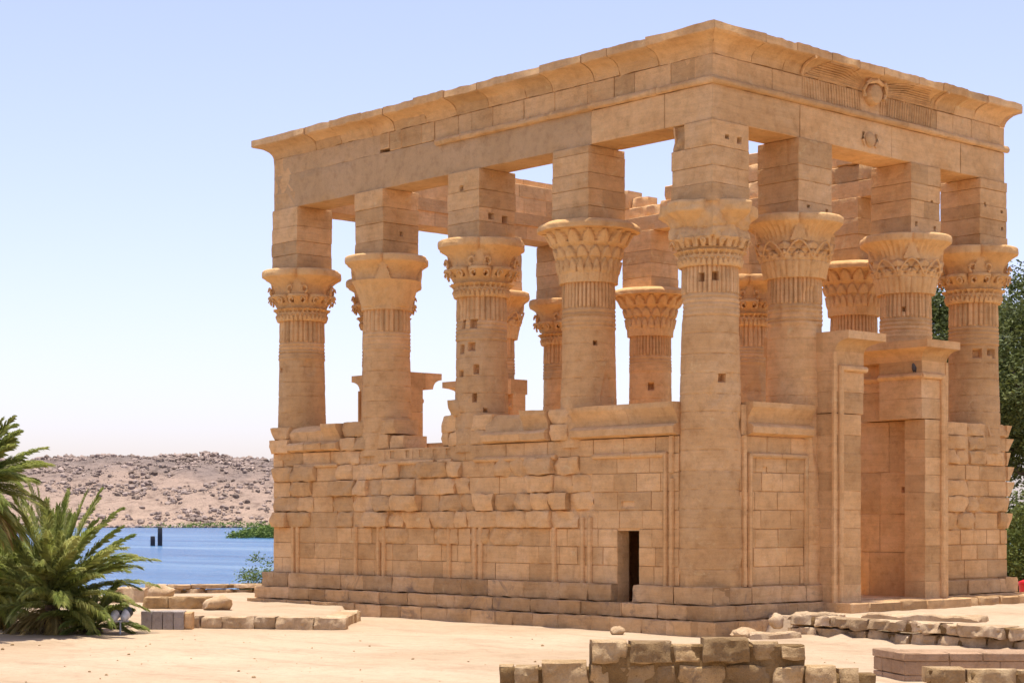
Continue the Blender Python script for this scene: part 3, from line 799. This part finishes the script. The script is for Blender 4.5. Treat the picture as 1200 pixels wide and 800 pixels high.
def disc(s, z, n_, r, d):
    vs, fs = [], []; k = 24
    for j, (q, e) in enumerate(((1, -.1), (1, .5), (.85, .85), (.5, 1.0))):
        for i in range(k): t = 2*math.pi*i/k; vs.append(TS(s+r*q*math.cos(t), n_+d*e, z+r*q*math.sin(t)))
    for j in range(3):
        for i in range(k): fs.append((j*k+i, j*k+(i+1) % k, (j+1)*k+(i+1) % k, (j+1)*k+i))
    fs += [tuple(range(k)), tuple(range(3*k, 4*k))]; wm.add(vs, fs)
disc(SC, 14.72, NA, .30, .26); disc(5.9, 13.48, NA, .21, .09)
for sg in (-1, 1): ridge([(5.9+sg*.24, NA+.02, 13.3), (5.9+sg*.33, NA+.03, 13.45), (5.9+sg*.28, NA+.02, 13.66)], .045)
ridge([(SC-.3, NA+.18, 15.02), (SC, NA+.24, 15.08), (SC+.3, NA+.18, 15.02)], .07)
wm.build("winged_disc", M_STONE, aS)

# ------------------------------------------------------------------ ground, water, hill
def gz(u, w):
    island = smooth(78, 72.5, w) if u < -3 else smooth(150, 120, w)
    if u < -3 and u > -9: island = max(island, smooth(150, 120, w)*smooth(-9, -3, u)*0)
    left = smooth(-75, -45, u); right = smooth(140, 100, u); near = smooth(-75, -40, w)
    k = island*left*right*near
    z = -4.5+(4.5)*k
    x, y, _ = UW(u, w)
    ax, ay, bx, by = .2, -2.4, -.75, -10.4
    tt = min(1, max(0, ((x-ax)*(bx-ax)+(y-ay)*(by-ay))/((bx-ax)**2+(by-ay)**2))); dd = math.hypot(x-ax-tt*(bx-ax), y-ay-tt*(by-ay))
    z += k*.16*max(0, 1-dd/1.1)**2*(.6+ns(x, y, 1, 1.5))
    return z + k*(.035*ns(x, y, 0, .35)+.02*ns(x, y, 3, 1.3))
def grid_obj(name, us, ws, f, mat):
    mb = MB(); nu = len(us)
    mb.v = [UW(u, w, f(u, w)) for w in ws for u in us]
    mb.f = [(j*nu+i, j*nu+i+1, (j+1)*nu+i+1, (j+1)*nu+i) for j in range(len(ws)-1) for i in range(nu-1)]
    o = mb.build(name, mat, None, 60, recalc=False); return tag(o, kind="structure")
us = [-6000, -2500, -900, -300, -120]+list(np.arange(-76, -24, 4.0))+list(np.arange(-24, 30, .5))+list(np.arange(30, 145, 6.0))+[200, 500, 1500, 5000]
ws = [-600, -120]+list(np.arange(-76, 16, 5.0))+list(np.arange(20, 80, .5))+list(np.arange(80, 155, 4.0))+[220, 500, 1100, 2500, 7000]
tag(grid_obj("ground", us, ws, gz, M_SAND), "pale trampled sand around the kiosk", "ground")
WZ = -1.5
mb = MB(); k = 3000
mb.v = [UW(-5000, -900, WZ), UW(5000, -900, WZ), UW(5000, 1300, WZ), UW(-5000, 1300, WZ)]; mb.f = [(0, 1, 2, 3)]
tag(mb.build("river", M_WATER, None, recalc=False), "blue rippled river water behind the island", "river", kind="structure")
def hz(u, w):
    p = u*2176/1300+600                       # bearing, for the skyline
    ridge = 50+5*ns(u, 0, 0, .006)+2.5*ns(u, 3, 0, .02)+1.6*ns(u, 7, 0, .06)
    ridge -= 8*smooth(-220, -130, u); ridge *= smooth(500, 100, u)
    t = smooth(1190, 1420, w)
    z = -4+ (ridge+4)*(t**.8)
    if w > 1420: z -= (w-1420)*.12
    x, y, _ = UW(u, w)
    return z+ (3.0*ns(x, y, 0, .03)+1.5*ns(x, y, 4, .09)+.8*ns(x, y, 8, .25))*smooth(1190, 1240, w)
us = list(np.arange(-1100, -480, 20.0))+list(np.arange(-480, -100, 3.0))+list(np.arange(-100, 520, 20.0))
ws = list(np.arange(1180, 1440, 4.0))+[1450, 1480, 1550, 1700]
tag(grid_obj("hill", us, ws, hz, M_HILL), "low boulder-strewn desert hill across the river", "hill")

ico = bmesh.new(); bmesh.ops.create_icosphere(ico, subdivisions=1, radius=1)
IV = [v.co.copy() for v in ico.verts]; IF = [tuple(v.index for v in f.verts) for f in ico.faces]; ico.free()
ico = bmesh.new(); bmesh.ops.create_icosphere(ico, subdivisions=3, radius=1)
IV3 = [v.co.copy() for v in ico.verts]; IF3 = [tuple(v.index for v in f.verts) for f in ico.faces]; ico.free()
def rock(mb, p, s, hi=False, flat=.7, amp=.35):
    q = Matrix.Rotation(rnd(0, 6.28), 3, 'Z') @ Matrix.Rotation(rnd(-.4, .4), 3, 'X'); sd_ = rnd(0, 99)
    sx, sy, sz = (s if isinstance(s, tuple) else (s*rnd(.7, 1.3), s*rnd(.7, 1.3), s*flat*rnd(.7, 1.2)))
    vs = []
    for v in (IV3 if hi else IV):
        k = 1+amp*mnoise.noise(v*1.3+Vector((sd_, 0, 0)))+(amp*.4*mnoise.noise(v*3.5+Vector((sd_, 5, 0))) if hi else amp*.5*rnd(-1, 1))
        c_ = q @ Vector((v.x*sx*k, v.y*sy*k, v.z*sz*k)); vs.append((p[0]+c_.x, p[1]+c_.y, p[2]+c_.z))
    mb.add(vs, IF3 if hi else IF)
mb = MB()
cnt = 0
while cnt < 12500:
    u = rnd(-560, -110); w = 1195+rnd(0, 1)**.9*230
    dens = .13+1.0*ns(u*.8, w*1.6, 0, .022)+.55*smooth(1310, 1420, w)+1.0*ns(u, w, 9, .08)
    if random.random() > dens: continue
    s = .4+2.3*random.random()**4.2
    rock(mb, UW(u, w, hz(u, w)+.2*s), s, flat=.75); cnt += 1
for _ in range(700):
    u = rnd(-520, -110); rock(mb, UW(u, rnd(1186, 1200), WZ+rnd(0, .8)), rnd(.7, 1.8), flat=.8)
for _ in range(90):
    u = rnd(-480, -130); rock(mb, UW(u, rnd(1395, 1425), hz(u, 1415)+rnd(0, 1.0)), rnd(1.3, 3.2), flat=.9)
for (du, s) in ((-232, 5), (-225, 4.5), (-241, 4), (-216, 3.5), (-250, 3)):
    [rock(mb, UW(du+rnd(-4, 4), 1400+rnd(-6, 6), hz(du, 1410)+rnd(0, 2.0)), s*rnd(.4, .8), hi=True, flat=.85, amp=.6) for _ in range(5)]
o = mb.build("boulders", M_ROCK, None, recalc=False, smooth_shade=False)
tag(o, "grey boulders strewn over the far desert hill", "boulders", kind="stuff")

# ------------------------------------------------------------------ walls around the kiosk
def rough_wall(name, label, A, B, courses, depth, mat, core_mat=None, avg=.7, z0=0.0, cat="wall", group=None, bev=.04, amp=.07, skip=None, gap=.05):
    """masonry wall from A to B (ground points), outward side to the left of A->B seen from the camera side"""
    A, B = Vector((A[0], A[1])), Vector((B[0], B[1])); d = (B-A); L = d.length; d /= L; nrm = Vector((d.y, -d.x))
    root = empty(name, (A.x, A.y, z0), math.atan2(d.y, d.x))
    T = lambda s, n_, z: (s, -n_, z)
    mb = MB(); core = MB()
    for (a, b_, c0, c1, av, off) in courses:
        sp = splits(a, b_, av or avg)
        for p, q in zip(sp, sp[1:]):
            if skip and random.random() < skip: continue
            block(mb, T, p+gap*rnd(.2, .5), q-gap*rnd(.2, .5), c0+gap*.3, c1-gap*rnd(0, .9), -depth*.9, off+rnd(-.03, .05), bev*.55, amp, .055, corner=.16, belly=0)
    a0 = min(c[0] for c in courses); b0 = max(c[1] for c in courses)
    st = mb.build("stonework", mat, root)
    if core_mat:
        for (a, b_, c0, c1, av, off) in courses:
            block(core, T, a+.06, b_-.06, c0+.01, c1-.05, -depth*.85, off-.12, .02, .05, .08)
        core.build("mortar", core_mat, root)
    tag(root, label, cat, group); return root

# big foreground wall
w0 = 28.7
def fg(u, w=w0): return UW(u, w)
FX = lambda px: (px-600)*w0/2176
r0 = FX(583)
root = empty("rubble_wall", UW(r0, w0), AZ-R(90)); 
T0 = lambda s, n_, z: (s, -n_, z)
mb = MB(); core = MB()
def fgrow(pxs, ytop, ybot, offs=None, drop=()):
    for k, (a, b_) in enumerate(zip(pxs, pxs[1:])):
        if k in drop: continue
        yt = ytop[k] if isinstance(ytop, list) else ytop
        yb = ybot[k] if isinstance(ybot, list) else ybot
        zt = 2.9-(yt-610)*w0/2176; zb = 2.9-(yb-610)*w0/2176
        block(mb, T0, FX(a)-r0+.02, FX(b_)-r0-.02, zb+.012, zt, -.5, (offs[k] if offs else 0)+rnd(-.02, .03), .022, .07, .04, corner=.14, belly=.015)
fgrow([691, 737, 789, 823, 880, 914, 945], [751, 752, 756, 748, 753, 757], [777, 778, 776, 776, 774, 772], [.02, .0, -.03, .13, -.02, .05])
fgrow([584, 604, 634, 690, 716, 768, 794, 850, 905, 944], [780, 781, 775, 780, 781, 780, 781, 780, 781], 806, [-.02, .0, .03, -.03, .0, .02, -.02, .0, .03])
fgrow([944, 984, 1010, 1030], [781, 785, 792], 808)
fgrow([583, 640, 700, 760, 830, 880, 940, 1000, 1036], 807, 833)
mb.build("stonework", M_RUB, root)
for (a, b_, yt, yb, off) in ((692, 944, 756, 832, -.06), (586, 692, 783, 832, -.07), (944, 1028, 790, 832, -.07)):
    block(core, T0, FX(a)-r0, FX(b_)-r0, 2.9-(yb-610)*w0/2176, 2.9-(yt-610)*w0/2176, -.46, off-.02, .02, .05, .06)
core.build("mortar", M_MORT, root)
tag(root, "broken rubble wall of dark mud-mortared blocks in the foreground, stepped at its left end", "wall")

# retaining wall before the doorway
A, B = (.35, -2.2), (-.62, -10.4)
L = math.dist(A, B)
rough_wall("retaining_wall", "low rough stone retaining wall below the kiosk doorway, two courses high", A, B,
    [(0, L, -.1, .28, .8, 0), (.15, 5.6, .29, .56, 1.0, .05), (5.5, L, .29, .58, 1.5, .12)], .55, M_PALE, M_MORT, gap=.05, amp=.11)
TERR = .47
mb = MB()
pts = [(.2, -2.05), (1.0, -1.25), (16, -1.25), (16, -12), (-.45, -10.4)]
vs = [(x, y, z) for z in (-.1, TERR) for x, y in pts]; k = len(pts)
n_ = 40
g_us, g_vs = np.linspace(0, 1, 60), np.linspace(0, 1, 60)
gv = []
for a in g_us:
    for b_ in g_vs:
        y = -1.25-(11.0*b_); x0_ = .62-(.95*b_)*.82; x = x0_+(17-x0_)*a
        gv.append((x, y, TERR+.03*ns(x, y, 0, 1.1)+.02*ns(x, y, 5, 3)-(.0 if a > .001 else .5)))
mb.add(gv, [(i*60+j, i*60+j+1, (i+1)*60+j+1, (i+1)*60+j) for i in range(59) for j in range(59)])
tag(mb.build("terrace", M_SAND, None, 60, recalc=False), "sunlit sandy terrace before the kiosk doorway", "terrace", kind="structure")
# flat slabs lying on the terrace
def slab(name, label, p, size, rz, mat, group=None, cat="stone slab", seed=0):
    root_mb = MB(); Lx, Ly, Lz = size
    block(root_mb, lambda s, n_, z: (s, z, n_), -Lx/2, Lx/2, -Ly/2, Ly/2, -.05, Lz, .035, .05, .09, corner=.05)
    o = root_mb.build(name, mat); o.location = p; o.rotation_euler = (0, 0, rz); tag(o, label, cat, group); return o
slab("stone_slab", "long thin slab on the terrace edge beside the door step", (2.0, -5.2, TERR), (3.0, .8, .13), R(-75), M_PALE)
slab("stone_slab", "short pale slab lying on the terrace at the left wall end", (.9, -2.75, TERR), (1.3, .6, .12), R(-70), M_PALE)
# stacked stone fragments by the corner
def boulder(label, p, s, mat, rz=0, cat="stone", name="loose_stone"):
    mb = MB(); rock(mb, (0, 0, 0), s, hi=True, amp=.3); o = mb.build(name, mat, None, 50, recalc=False)
    o.location = p; o.rotation_euler = (0, 0, rz); tag(o, label, cat); return o
slab("stone_slab", "flat flagstone leaning at the foot of the kiosk corner", (-.55, -2.6, .0), (1.25, .6, .16), R(-45), M_PALE)
boulder("small squared stone on the sand against the kiosk base", (-2.3, 1.1, .09), (.22, .16, .13), M_PALE)
boulder("jagged stone at the left end of the retaining wall", (.05, -2.15, .38), (.2, .18, .2), M_PALE)
boulder("dark low stone tucked under the kiosk corner step", (-.7, -1.75, .1), (.35, .25, .13), M_PALE)

# dressed low platform, lower right
pA = UW((1060-600)*33.7/2176, 33.7); ang = AZ-R(90)
root = empty("stone_platform", pA, ang)
mb = MB(); cm = MB()
Lp, Wp, Hp = 5.5, 1.35, .50
ashlar(mb, T0, 0, Lp, [-.05, .10, .36], -.4, 0, .85, gap=.016, bev=.01, amp=.006)
TsideL = lambda s, n_, z: (-n_-.30*s/Wp, s, z)
ashlar(mb, TsideL, 0, Wp, [-.05, .10, .36], -.4, 0, .62, gap=.016, bev=.01, amp=.006)
box(mb, T0, .02, Lp, -.05, .36, -Wp, -.02)
mb.build("stonework", M_BRICK, root)
sp = splits(-.02, Lp, .85)
for a, b_ in zip(sp, sp[1:]): block(cm, T0, a+.006, b_-.006, .362, Hp, -.42, .025, .012, .008, .2)
sp = splits(0.0, Wp, .7)
for a, b_ in zip(sp, sp[1:]): block(cm, TsideL, a+.006, b_-.006, .363, Hp+.002, -.3, .025, .012, .008, .2)
box(cm, T0, .2, Lp, .37, Hp-.02, -Wp, -.3)
cm.build("coping", M_BRICK, root)
tag(root, "low square-cut stone platform with a flat coping at the lower right", "platform")
# dark rubble in front of it
wq = 30.6; u0 = (1086-600)*wq/2176
rough_wall("rubble_wall", "dark rough ruined wall end in front of the square-cut platform", UW(u0, wq), UW(u0+3.2, wq-.15),
    [(0, .62, -.05, .2, .5, 0), (.6, 3.2, -.05, .2, .7, 0), (0, .66, .2, .50, .6, .02), (.66, 3.2, .2, .44, 1.0, .05)], .6, M_RUB, M_MORT)

# left: kerb, paved court, rear wall
kA, kB = (-9.55, 12.1), (-3.4, 4.6)
kerb = rough_wall("stone_kerb", "low kerb of squared stones edging the paved court left of the kiosk", UW((180-600)*50.3/2176, 50.3), UW((412-600)*49.6/2176, 49.6),
    [(0, 5.3, -.1, .33, .75, 0)], .45, M_PALE, None, gap=.03)
slab("stone_slab", "broken flagstone lying at the kerb end by the kiosk corner", UW(-4.75, 52.2, .0), (3.4, .55, .30), AZ-R(3), M_PALE)
mb = MB()
gv = []
for i, w in enumerate(np.linspace(50.3, 68.5, 46)):
    for j, u in enumerate(np.linspace(-13.5, -4.75-(w-50.3)*.04, 40)):
        x, y, _ = UW(u, w); gv.append((x, y, (.27 if 0 < i < 45 and 0 < j < 39 else 0)+.02*ns(x, y, 2, .8)+.02*ns(x, y, 9, 2.4)))
mb.add(gv, [(i*40+j, i*40+j+1, (i+1)*40+j+1, (i+1)*40+j) for i in range(45) for j in range(39)])
tag(mb.build("court", M_SAND, None, 60, recalc=False), "sunlit paved court between kerb and rear wall", "court", kind="structure")
wr = 67.5
rough_wall("rear_wall", "long low rubble wall at the river edge behind the court", UW((170-600)*wr/2176, wr), UW(-7.6, wr+1), [(0, 6.6, .2, .42, .9, 0), (0, 6.6, .42, .60, 1.2, .03)], .6, M_PALE, M_MORT, gap=.05)
ws_ = 55.5
rough_wall("stone_block_row", "short row of dark squared blocks beside the palm", UW((166-600)*ws_/2176, ws_), UW((248-600)*ws_/2176, ws_), [(0, 2.05, .2, .64, 1.1, 0)], .7, M_RUB, None, gap=.03)
boulder("rounded boulder at the right end of the dark block row", UW((256-600)*55/2176, 55, .42), (.5, .4, .24), M_PALE)
boulder("small brown boulder before the rear wall", UW((188-600)*62/2176, 62, .5), (.45, .35, .28), M_PALE)
slab("stone_block", "pale flat block behind the palm fronds", UW((150-600)*60/2176, 60, .25), (1.2, .6, .5), AZ-R(95), M_PALE, cat="stone block")

# grey box of upright slabs
gp = UW((165-600)*49.4/2176, 49.4)
root = empty("cable_box", gp, AZ-R(88))
mb = MB()
for k in range(4): block(mb, T0, .30*k+.008+(0.0), .30*k+.292, 0, .54-.006*k, -.5, 0, .012, .01, .12)
mb.build("slab_front", M_GREY, root); mb = MB(); block(mb, T0, 1.2, 1.42, 0, .50, -.5, -.06, .03, .04, .08, corner=.08); mb.build("stone_end", M_BASE, root)
mb = MB(); block(mb, lambda s, n_, z: (s, z, n_), .0, 1.2, .02, .5, .45, .535, .02, .015, .15); mb.build("lid", M_GREY, root)
root.scale = (.95, 1, .93)
tag(root, "grey low box of four upright slabs on the sand beside the palm", "box")

# floodlights on a stake
def floodlight():
    p = UW((141-600)*47.6/2176, 47.6); root = empty("floodlight_stand", p, AZ-R(90)); root.scale = (.86, .86, 1.12)
    mb = MB(); tube(mb, [(0, 0, 0), (0, 0, .28)], [.028, .028], 10); mb.build("post", M_LAMP, root)
    mb = MB(); tube(mb, [(-.26, 0, .29), (.26, 0, .30)], [.022, .022], 10); mb.build("crossbar", M_LAMP, root)
    for s in (-.17, .14):
        mb = MB(); d = Vector((.55, .55, .62)).normalized()
        P = [Vector((s, 0, .42))+d*t for t in (-.14, -.10, 0, .12, .16)]
        tube(mb, P, [.05, .10, .125, .13, .12], 18); h = mb.build("lamp_head", M_LAMP, root)
        mb = MB(); P = [Vector((s, 0, .42))+d*t for t in (.10, .165, .21)]
        tube(mb, P, [.138, .14, .14], 18); mb.build("hood", M_BLACK, h)
        mb = MB(); tube(mb, [(s-.0, 0, .30), (s, 0, .36)], [.02, .02], 8); mb.build("bracket", M_BLACK, h)
    tag(root, "pair of round floodlights with black hoods on a short stake under the palm", "floodlight")
floodlight()
# mooring posts in the river
for (px, w, h, label) in ((179, 330, 1.7, "shorter dark mooring post standing in the river"), (187.5, 330, 3.2, "taller dark mooring post standing in the river")):
    p = UW((px-600)*w/2176, w, WZ-.8); mb = MB(); r = .42
    tube(mb, [(0, 0, 0), (0, 0, .8+h*.5), (0, 0, .8+h-.15), (0, 0, .8+h)], [r, r, r*.96, r*.8], 14)
    o = mb.build("mooring_post", M_POST); o.location = p; tag(o, label, "post", "mooring posts in the river")
# pigeon on the right door jamb
def pigeon(p, rz, label):
    me = bpy.data.meshes.new("pigeon")
    pts = [(-.16, 0, .03), (-.08, 0, .07), (0, 0, .10), (.07, 0, .125), (.105, 0, .175), (.125, 0, .205), (.155, 0, .20), (.0, .03, .03), (.0, .035, 0), (.0, -.03, .03), (.0, -.035, 0)]
    me.from_pydata([Vector(q) for q in pts], [(0, 1), (1, 2), (2, 3), (3, 4), (4, 5), (5, 6), (2, 7), (7, 8), (2, 9), (9, 10)], [])
    o = bpy.data.objects.new("pigeon", me); col.objects.link(o)
    mod = o.modifiers.new("skin", 'SKIN'); 
    rr = [.018, .045, .066, .06, .036, .034, .008, .012, .008, .012, .008]
    for sv, r_ in zip(me.skin_vertices[0].data, rr): sv.radius = (r_, r_)
    me.skin_vertices[0].data[2].use_root = True
    sub = o.modifiers.new("sub", 'SUBSURF'); sub.levels = 2; sub.render_levels = 2
    me.materials.append(M_BIRD); o.location = p; o.rotation_euler = (0, 0, rz); o.scale = (1.15, 1.15, 1.15)
    tag(o, label, "bird"); return o
pigeon((7.38, -1.12, 7.07), R(200), "dark pigeon perched on the moulding of the right door jamb")

# red bin at the right edge
mb = MB(); tube(mb, [(0, 0, 0), (0, 0, .05), (0, 0, .72), (0, 0, .74), (0, 0, .80)], [.2, .22, .27, .30, .30], 20)
root = empty("red_bin", UW((1203-600)*66/2176, 66, -.12)); mb.build("body", M_RED, root)
mb = MB(); tube(mb, [(0, 0, .80), (0, 0, .86), (0, 0, .93)], [.31, .30, .12], 20); mb.build("lid", M_RED, root)
tag(root, "red bin just past the right corner of the kiosk, cut by the frame", "bin")

# ------------------------------------------------------------------ plants
def frond(mb, base, az, el, L, droop, lw, nl=96, twist=0.0):
    P = []; p = Vector(base); d = Vector((math.cos(el)*math.cos(az), math.cos(el)*math.sin(az), math.sin(el))); n_ = 18; bend = rnd(-.25, .25)
    for i in range(n_+1):
        P.append(p.copy()); p = p+d*(L/n_)
        d = (d+Vector((-math.sin(az)*bend/n_, math.cos(az)*bend/n_, -droop*(1.2*(i/n_)+.25)/n_))).normalized()
    tube(mb, P, [.028*(1-.85*i/n_) for i in range(n_+1)], 5, cap=False)
    side0 = Vector((-math.sin(az), math.cos(az), 0))
    vs, fs = [], []
    for k in range(nl):
        t = .14+.86*k/(nl-1); x = t*n_; i = min(int(x), n_-1); q = P[i].lerp(P[i+1], x-i); dd = (P[i+1]-P[i]).normalized()
        up = side0.cross(dd)*-1
        if up.z < 0: up = -up
        ln = lw*(math.sin(math.pi*min(1, .12+.80*t))**.7)*rnd(.85, 1.1)
        for sg in (-1, 1):
            v = (side0*sg*(.58)+dd*(.75+.6*t)+up*rnd(.1, .5)+Vector((0, 0, -.12))).normalized()
            wv = dd.cross(v).cross(v).normalized()*.5+dd*.4
            wd = .0105+.006*rnd(0, 1); o = len(vs)
            m_ = q+v*ln*.5+Vector((0, 0, .02)); e = q+v*ln+Vector((0, 0, -ln*rnd(.15, .45)))
            wv = wv.normalized()*wd
            vs += [tuple(q-wv*.5), tuple(q+wv*.5), tuple(m_+wv), tuple(e), tuple(m_-wv)]
            fs.append((o, o+1, o+2, o+3, o+4))
    mb.add(vs, fs)
def palm(name, label, p, ht, nf, Lr, lean, seed, dry=14, azr=(0, 6.283), elr=(-.15, 1.35), dr=(.5, 1.25)):
    random.seed(seed); root = empty(name, p)
    top = Vector((lean[0], lean[1], ht)); mb = MB(); n_ = 14
    pts = [tuple(top*(i/n_)) for i in range(n_+1)]
    vs = []
    tube(mb, pts, [(.24-.06*i/n_)*(1+.14*(i % 2)) for i in range(n_+1)], 14); mb.build("trunk", M_TRUNK, root)
    mb = MB()
    for k in range(nf):
        f = (k+.5)/nf; az = rnd(*azr); el = elr[0]+(elr[1]-elr[0])*(f**.85)+rnd(-.12, .12)
        frond(mb, top+Vector((rnd(-.08, .08), rnd(-.08, .08), .1*f)), az, el, rnd(*Lr)*(1-.12*abs(f-.5)), rnd(*dr), rnd(.36, .52))
    mb.build("crown", M_PALM, root, recalc=False, smooth_shade=False)
    if dry:
        mb = MB()
        for k in range(dry):
            frond(mb, top+Vector((0, 0, -.1)), rnd(*azr), rnd(-.75, -.1), rnd(Lr[0]*.6, Lr[1]*.75), rnd(1.0, 1.9), rnd(.3, .42), 40)
        mb.build("dry_fronds", M_DRY, root, recalc=False, smooth_shade=False)
    tag(root, label, "palm"); return root
palm("date_palm", "bushy low date palm with arching green fronds on the left, nearest the grey box", UW((60-600)*48/2176, 48.0), .75, 84, (2.2, 3.35), (.05, 0), 11, 26, elr=(.0, 1.45))
palm("date_palm", "taller date palm at the left frame edge with drooping frond tips", UW((-48-600)*45.5/2176, 45.5), 3.6, 110, (1.6, 2.4), (.1, -.1), 23, 44, elr=(-.7, 1.35))
palm("date_palm", "young palm clump low down at the left edge behind the bushy palm", UW((2-600)*50/2176, 50), .6, 60, (1.8, 2.7), (0, 0), 31, 30)
palm("date_palm", "small yellowish palm sucker between the bushy palm and the floodlights", UW((108-600)*47.9/2176, 47.9), .15, 26, (1.0, 1.6), (0, 0), 37, 22)
random.seed(99)

def leaves(mb, c, rad, n_, size, flat=.8):
    for _ in range(n_):
        d = Vector((random.gauss(0, 1), random.gauss(0, 1), random.gauss(0, 1)*flat)); d *= rad/1.6
        p = Vector(c)+d; a = Vector((rnd(-1, 1), rnd(-1, 1), rnd(-.6, .6))).normalized(); b_ = a.cross(Vector((rnd(-1, 1), rnd(-1, 1), rnd(-1, 1)))).normalized()
        s = size*rnd(.6, 1.3); o = len(mb.v)
        mb.v += [tuple(p-a*s), tuple(p+b_*s*.42), tuple(p+a*s), tuple(p-b_*s*.42)]; mb.f.append((o, o+1, o+2, o+3))
def tree(name, label, p, ht, spread, mat, seed, nleaf=70, size=.16, clumps=260, low=.12, rad=.75):
    random.seed(seed); root = empty(name, p); tm = MB(); tips = []
    def grow(q, d, L, r, lvl):
        n_ = 5; pts = [q]; 
        for i in range(n_):
            d = (d+Vector((rnd(-.2, .2), rnd(-.2, .2), rnd(-.05, .18)))).normalized(); q = q+d*L/n_; pts.append(q)
            if lvl >= 1: tips.append((q, lvl))
        tube(tm, [tuple(x) for x in pts], [r*(1-.45*i/n_) for i in range(n_+1)], 7)
        if lvl < 3:
            for k in range(3 if lvl else 6):
                a = rnd(0, 6.283); e = rnd(.1, .9) if lvl else rnd(.15, 1.1)
                dd = Vector((math.cos(a)*math.cos(e), math.sin(a)*math.cos(e), math.sin(e)))
                grow(pts[rnd and random.randint(2, n_)], dd, L*rnd(.5, .72)*(spread if lvl == 0 else 1), r*.5, lvl+1)
    grow(Vector((0, 0, -.2)), Vector((0, 0, 1)), ht*.46, ht*.022, 0)
    tm.build("trunk", M_BARK, root)
    lm = MB()
    for k in range(clumps):
        q, l = random.choice(tips); s = rnd(.5, 1.25)*rad
        if q.z < ht*low: continue
        leaves(lm, q+Vector((rnd(-.5, .5), rnd(-.5, .5), rnd(-.3, .3))), s, int(nleaf*s), size)
    lm.build("crown", mat, root, recalc=False, smooth_shade=False)
    tag(root, label, "tree"); return root
tree("acacia_tree", "tall dark acacia behind the right corner of the kiosk", UW((1165-600)*84/2176, 84), 16.2, 1.15, M_TREE, 5, 170, .115, 440, .05, .9)
tree("acacia_tree", "second dark acacia further back, filling the gap left of the corner column", UW((1100-600)*98/2176, 98), 15.5, .95, M_TREE, 8, 170, .125, 460, .05, .95)
tree("acacia_tree", "broad dark acacia at the right frame edge beyond the corner", UW((1235-600)*90/2176, 90), 18.0, 1.1, M_TREE, 14, 170, .12, 430, .03, .95)
def bush(name, label, p, r, h, mat, seed, n_=60, size=.1, lf=60):
    random.seed(seed); root = empty(name, p); tm = MB(); lm = MB()
    for k in range(n_):
        a = rnd(0, 6.283); rr = r*math.sqrt(random.random()); z = h*(.15+.85*random.random())*(1-.45*(rr/r)**2)
        e = Vector((rr*math.cos(a), rr*math.sin(a), z))
        if k < 16: tube(tm, [(0, 0, -.1), tuple(e*.5+Vector((0, 0, .1))), tuple(e)], [.035, .02, .008], 5)
        leaves(lm, e, rnd(.25, .5)*max(.5, r*.55), lf, size)
    tm.build("stems", M_BARK, root); lm.build("foliage", mat, root, recalc=False, smooth_shade=False)
    tag(root, label, "bush"); return root
bush("green_bush", "bright yellow-green bush past the kiosk's right corner", UW((1204-600)*68/2176, 68), 1.5, 3.6, M_BUSH, 3, 110, .09, 75)
bush("dark_bush", "dark low bush beneath the acacias at the right", UW((1192-600)*76/2176, 76), 2.4, 4.2, M_TREE, 4, 120, .12, 80)
bush("river_shrub", "thin pale-green shrub behind the rear wall beside the kiosk", UW((308-600)*70/2176, 70, -.3), 1.0, 2.1, M_SHRUB, 6, 60, .06, 40)
# reed islet and far bank greenery
mb = MB()
random.seed(41)
for k in range(420):
    u = rnd(-70, -50)+rnd(-3, 3); w = rnd(470, 520); hgt = 2.3*smooth(-76, -64, u)
    leaves(mb, UW(u, w, WZ+.3+rnd(0, 1)*hgt), .9, 40, .4)
tag(mb.build("reed_bed", M_ISLET, None, recalc=False, smooth_shade=False), "green reed bed on the river beside the kiosk edge", "reeds", kind="stuff")
mb = MB()
for k in range(420):
    u = -240+random.random()**.6*160; w = rnd(1185, 1205)
    leaves(mb, UW(u, w, WZ+rnd(0, 1)*(.6+2.6*smooth(-260, -170, u))), 1.8, 12, .8)
tag(mb.build("bank_scrub", M_ISLET, None, recalc=False, smooth_shade=False), "thin green scrub along the far river bank", "scrub", kind="stuff")

mb = MB(); random.seed(77)
for k in range(260):
    u, w = rnd(-14, 8), rnd(30, 49)
    if u > 1 and w > 40: continue
    x, y, _ = UW(u, w)
    if x > -1.4 and y > -1.4: continue
    sz = .010+.035*random.random()**4; rock(mb, (x, y, gz(u, w)+sz*.3), sz, flat=.7)
tag(mb.build("pebbles", M_RUB, None, recalc=False), "small dark pebbles scattered over the sand", "pebbles", kind="stuff")

for o in col.objects:
    if o.parent: continue
    nm = o.name.split('.')[0]
    g_ = {"date_palm": "date palms at the left edge", "acacia_tree": "acacias behind the kiosk", "rubble_wall": "broken rubble walls in the foreground", "stone_slab": "flat slabs lying round the kiosk", "loose_stone": "loose stones round the kiosk"}.get(nm)
    if g_: o["group"] = g_
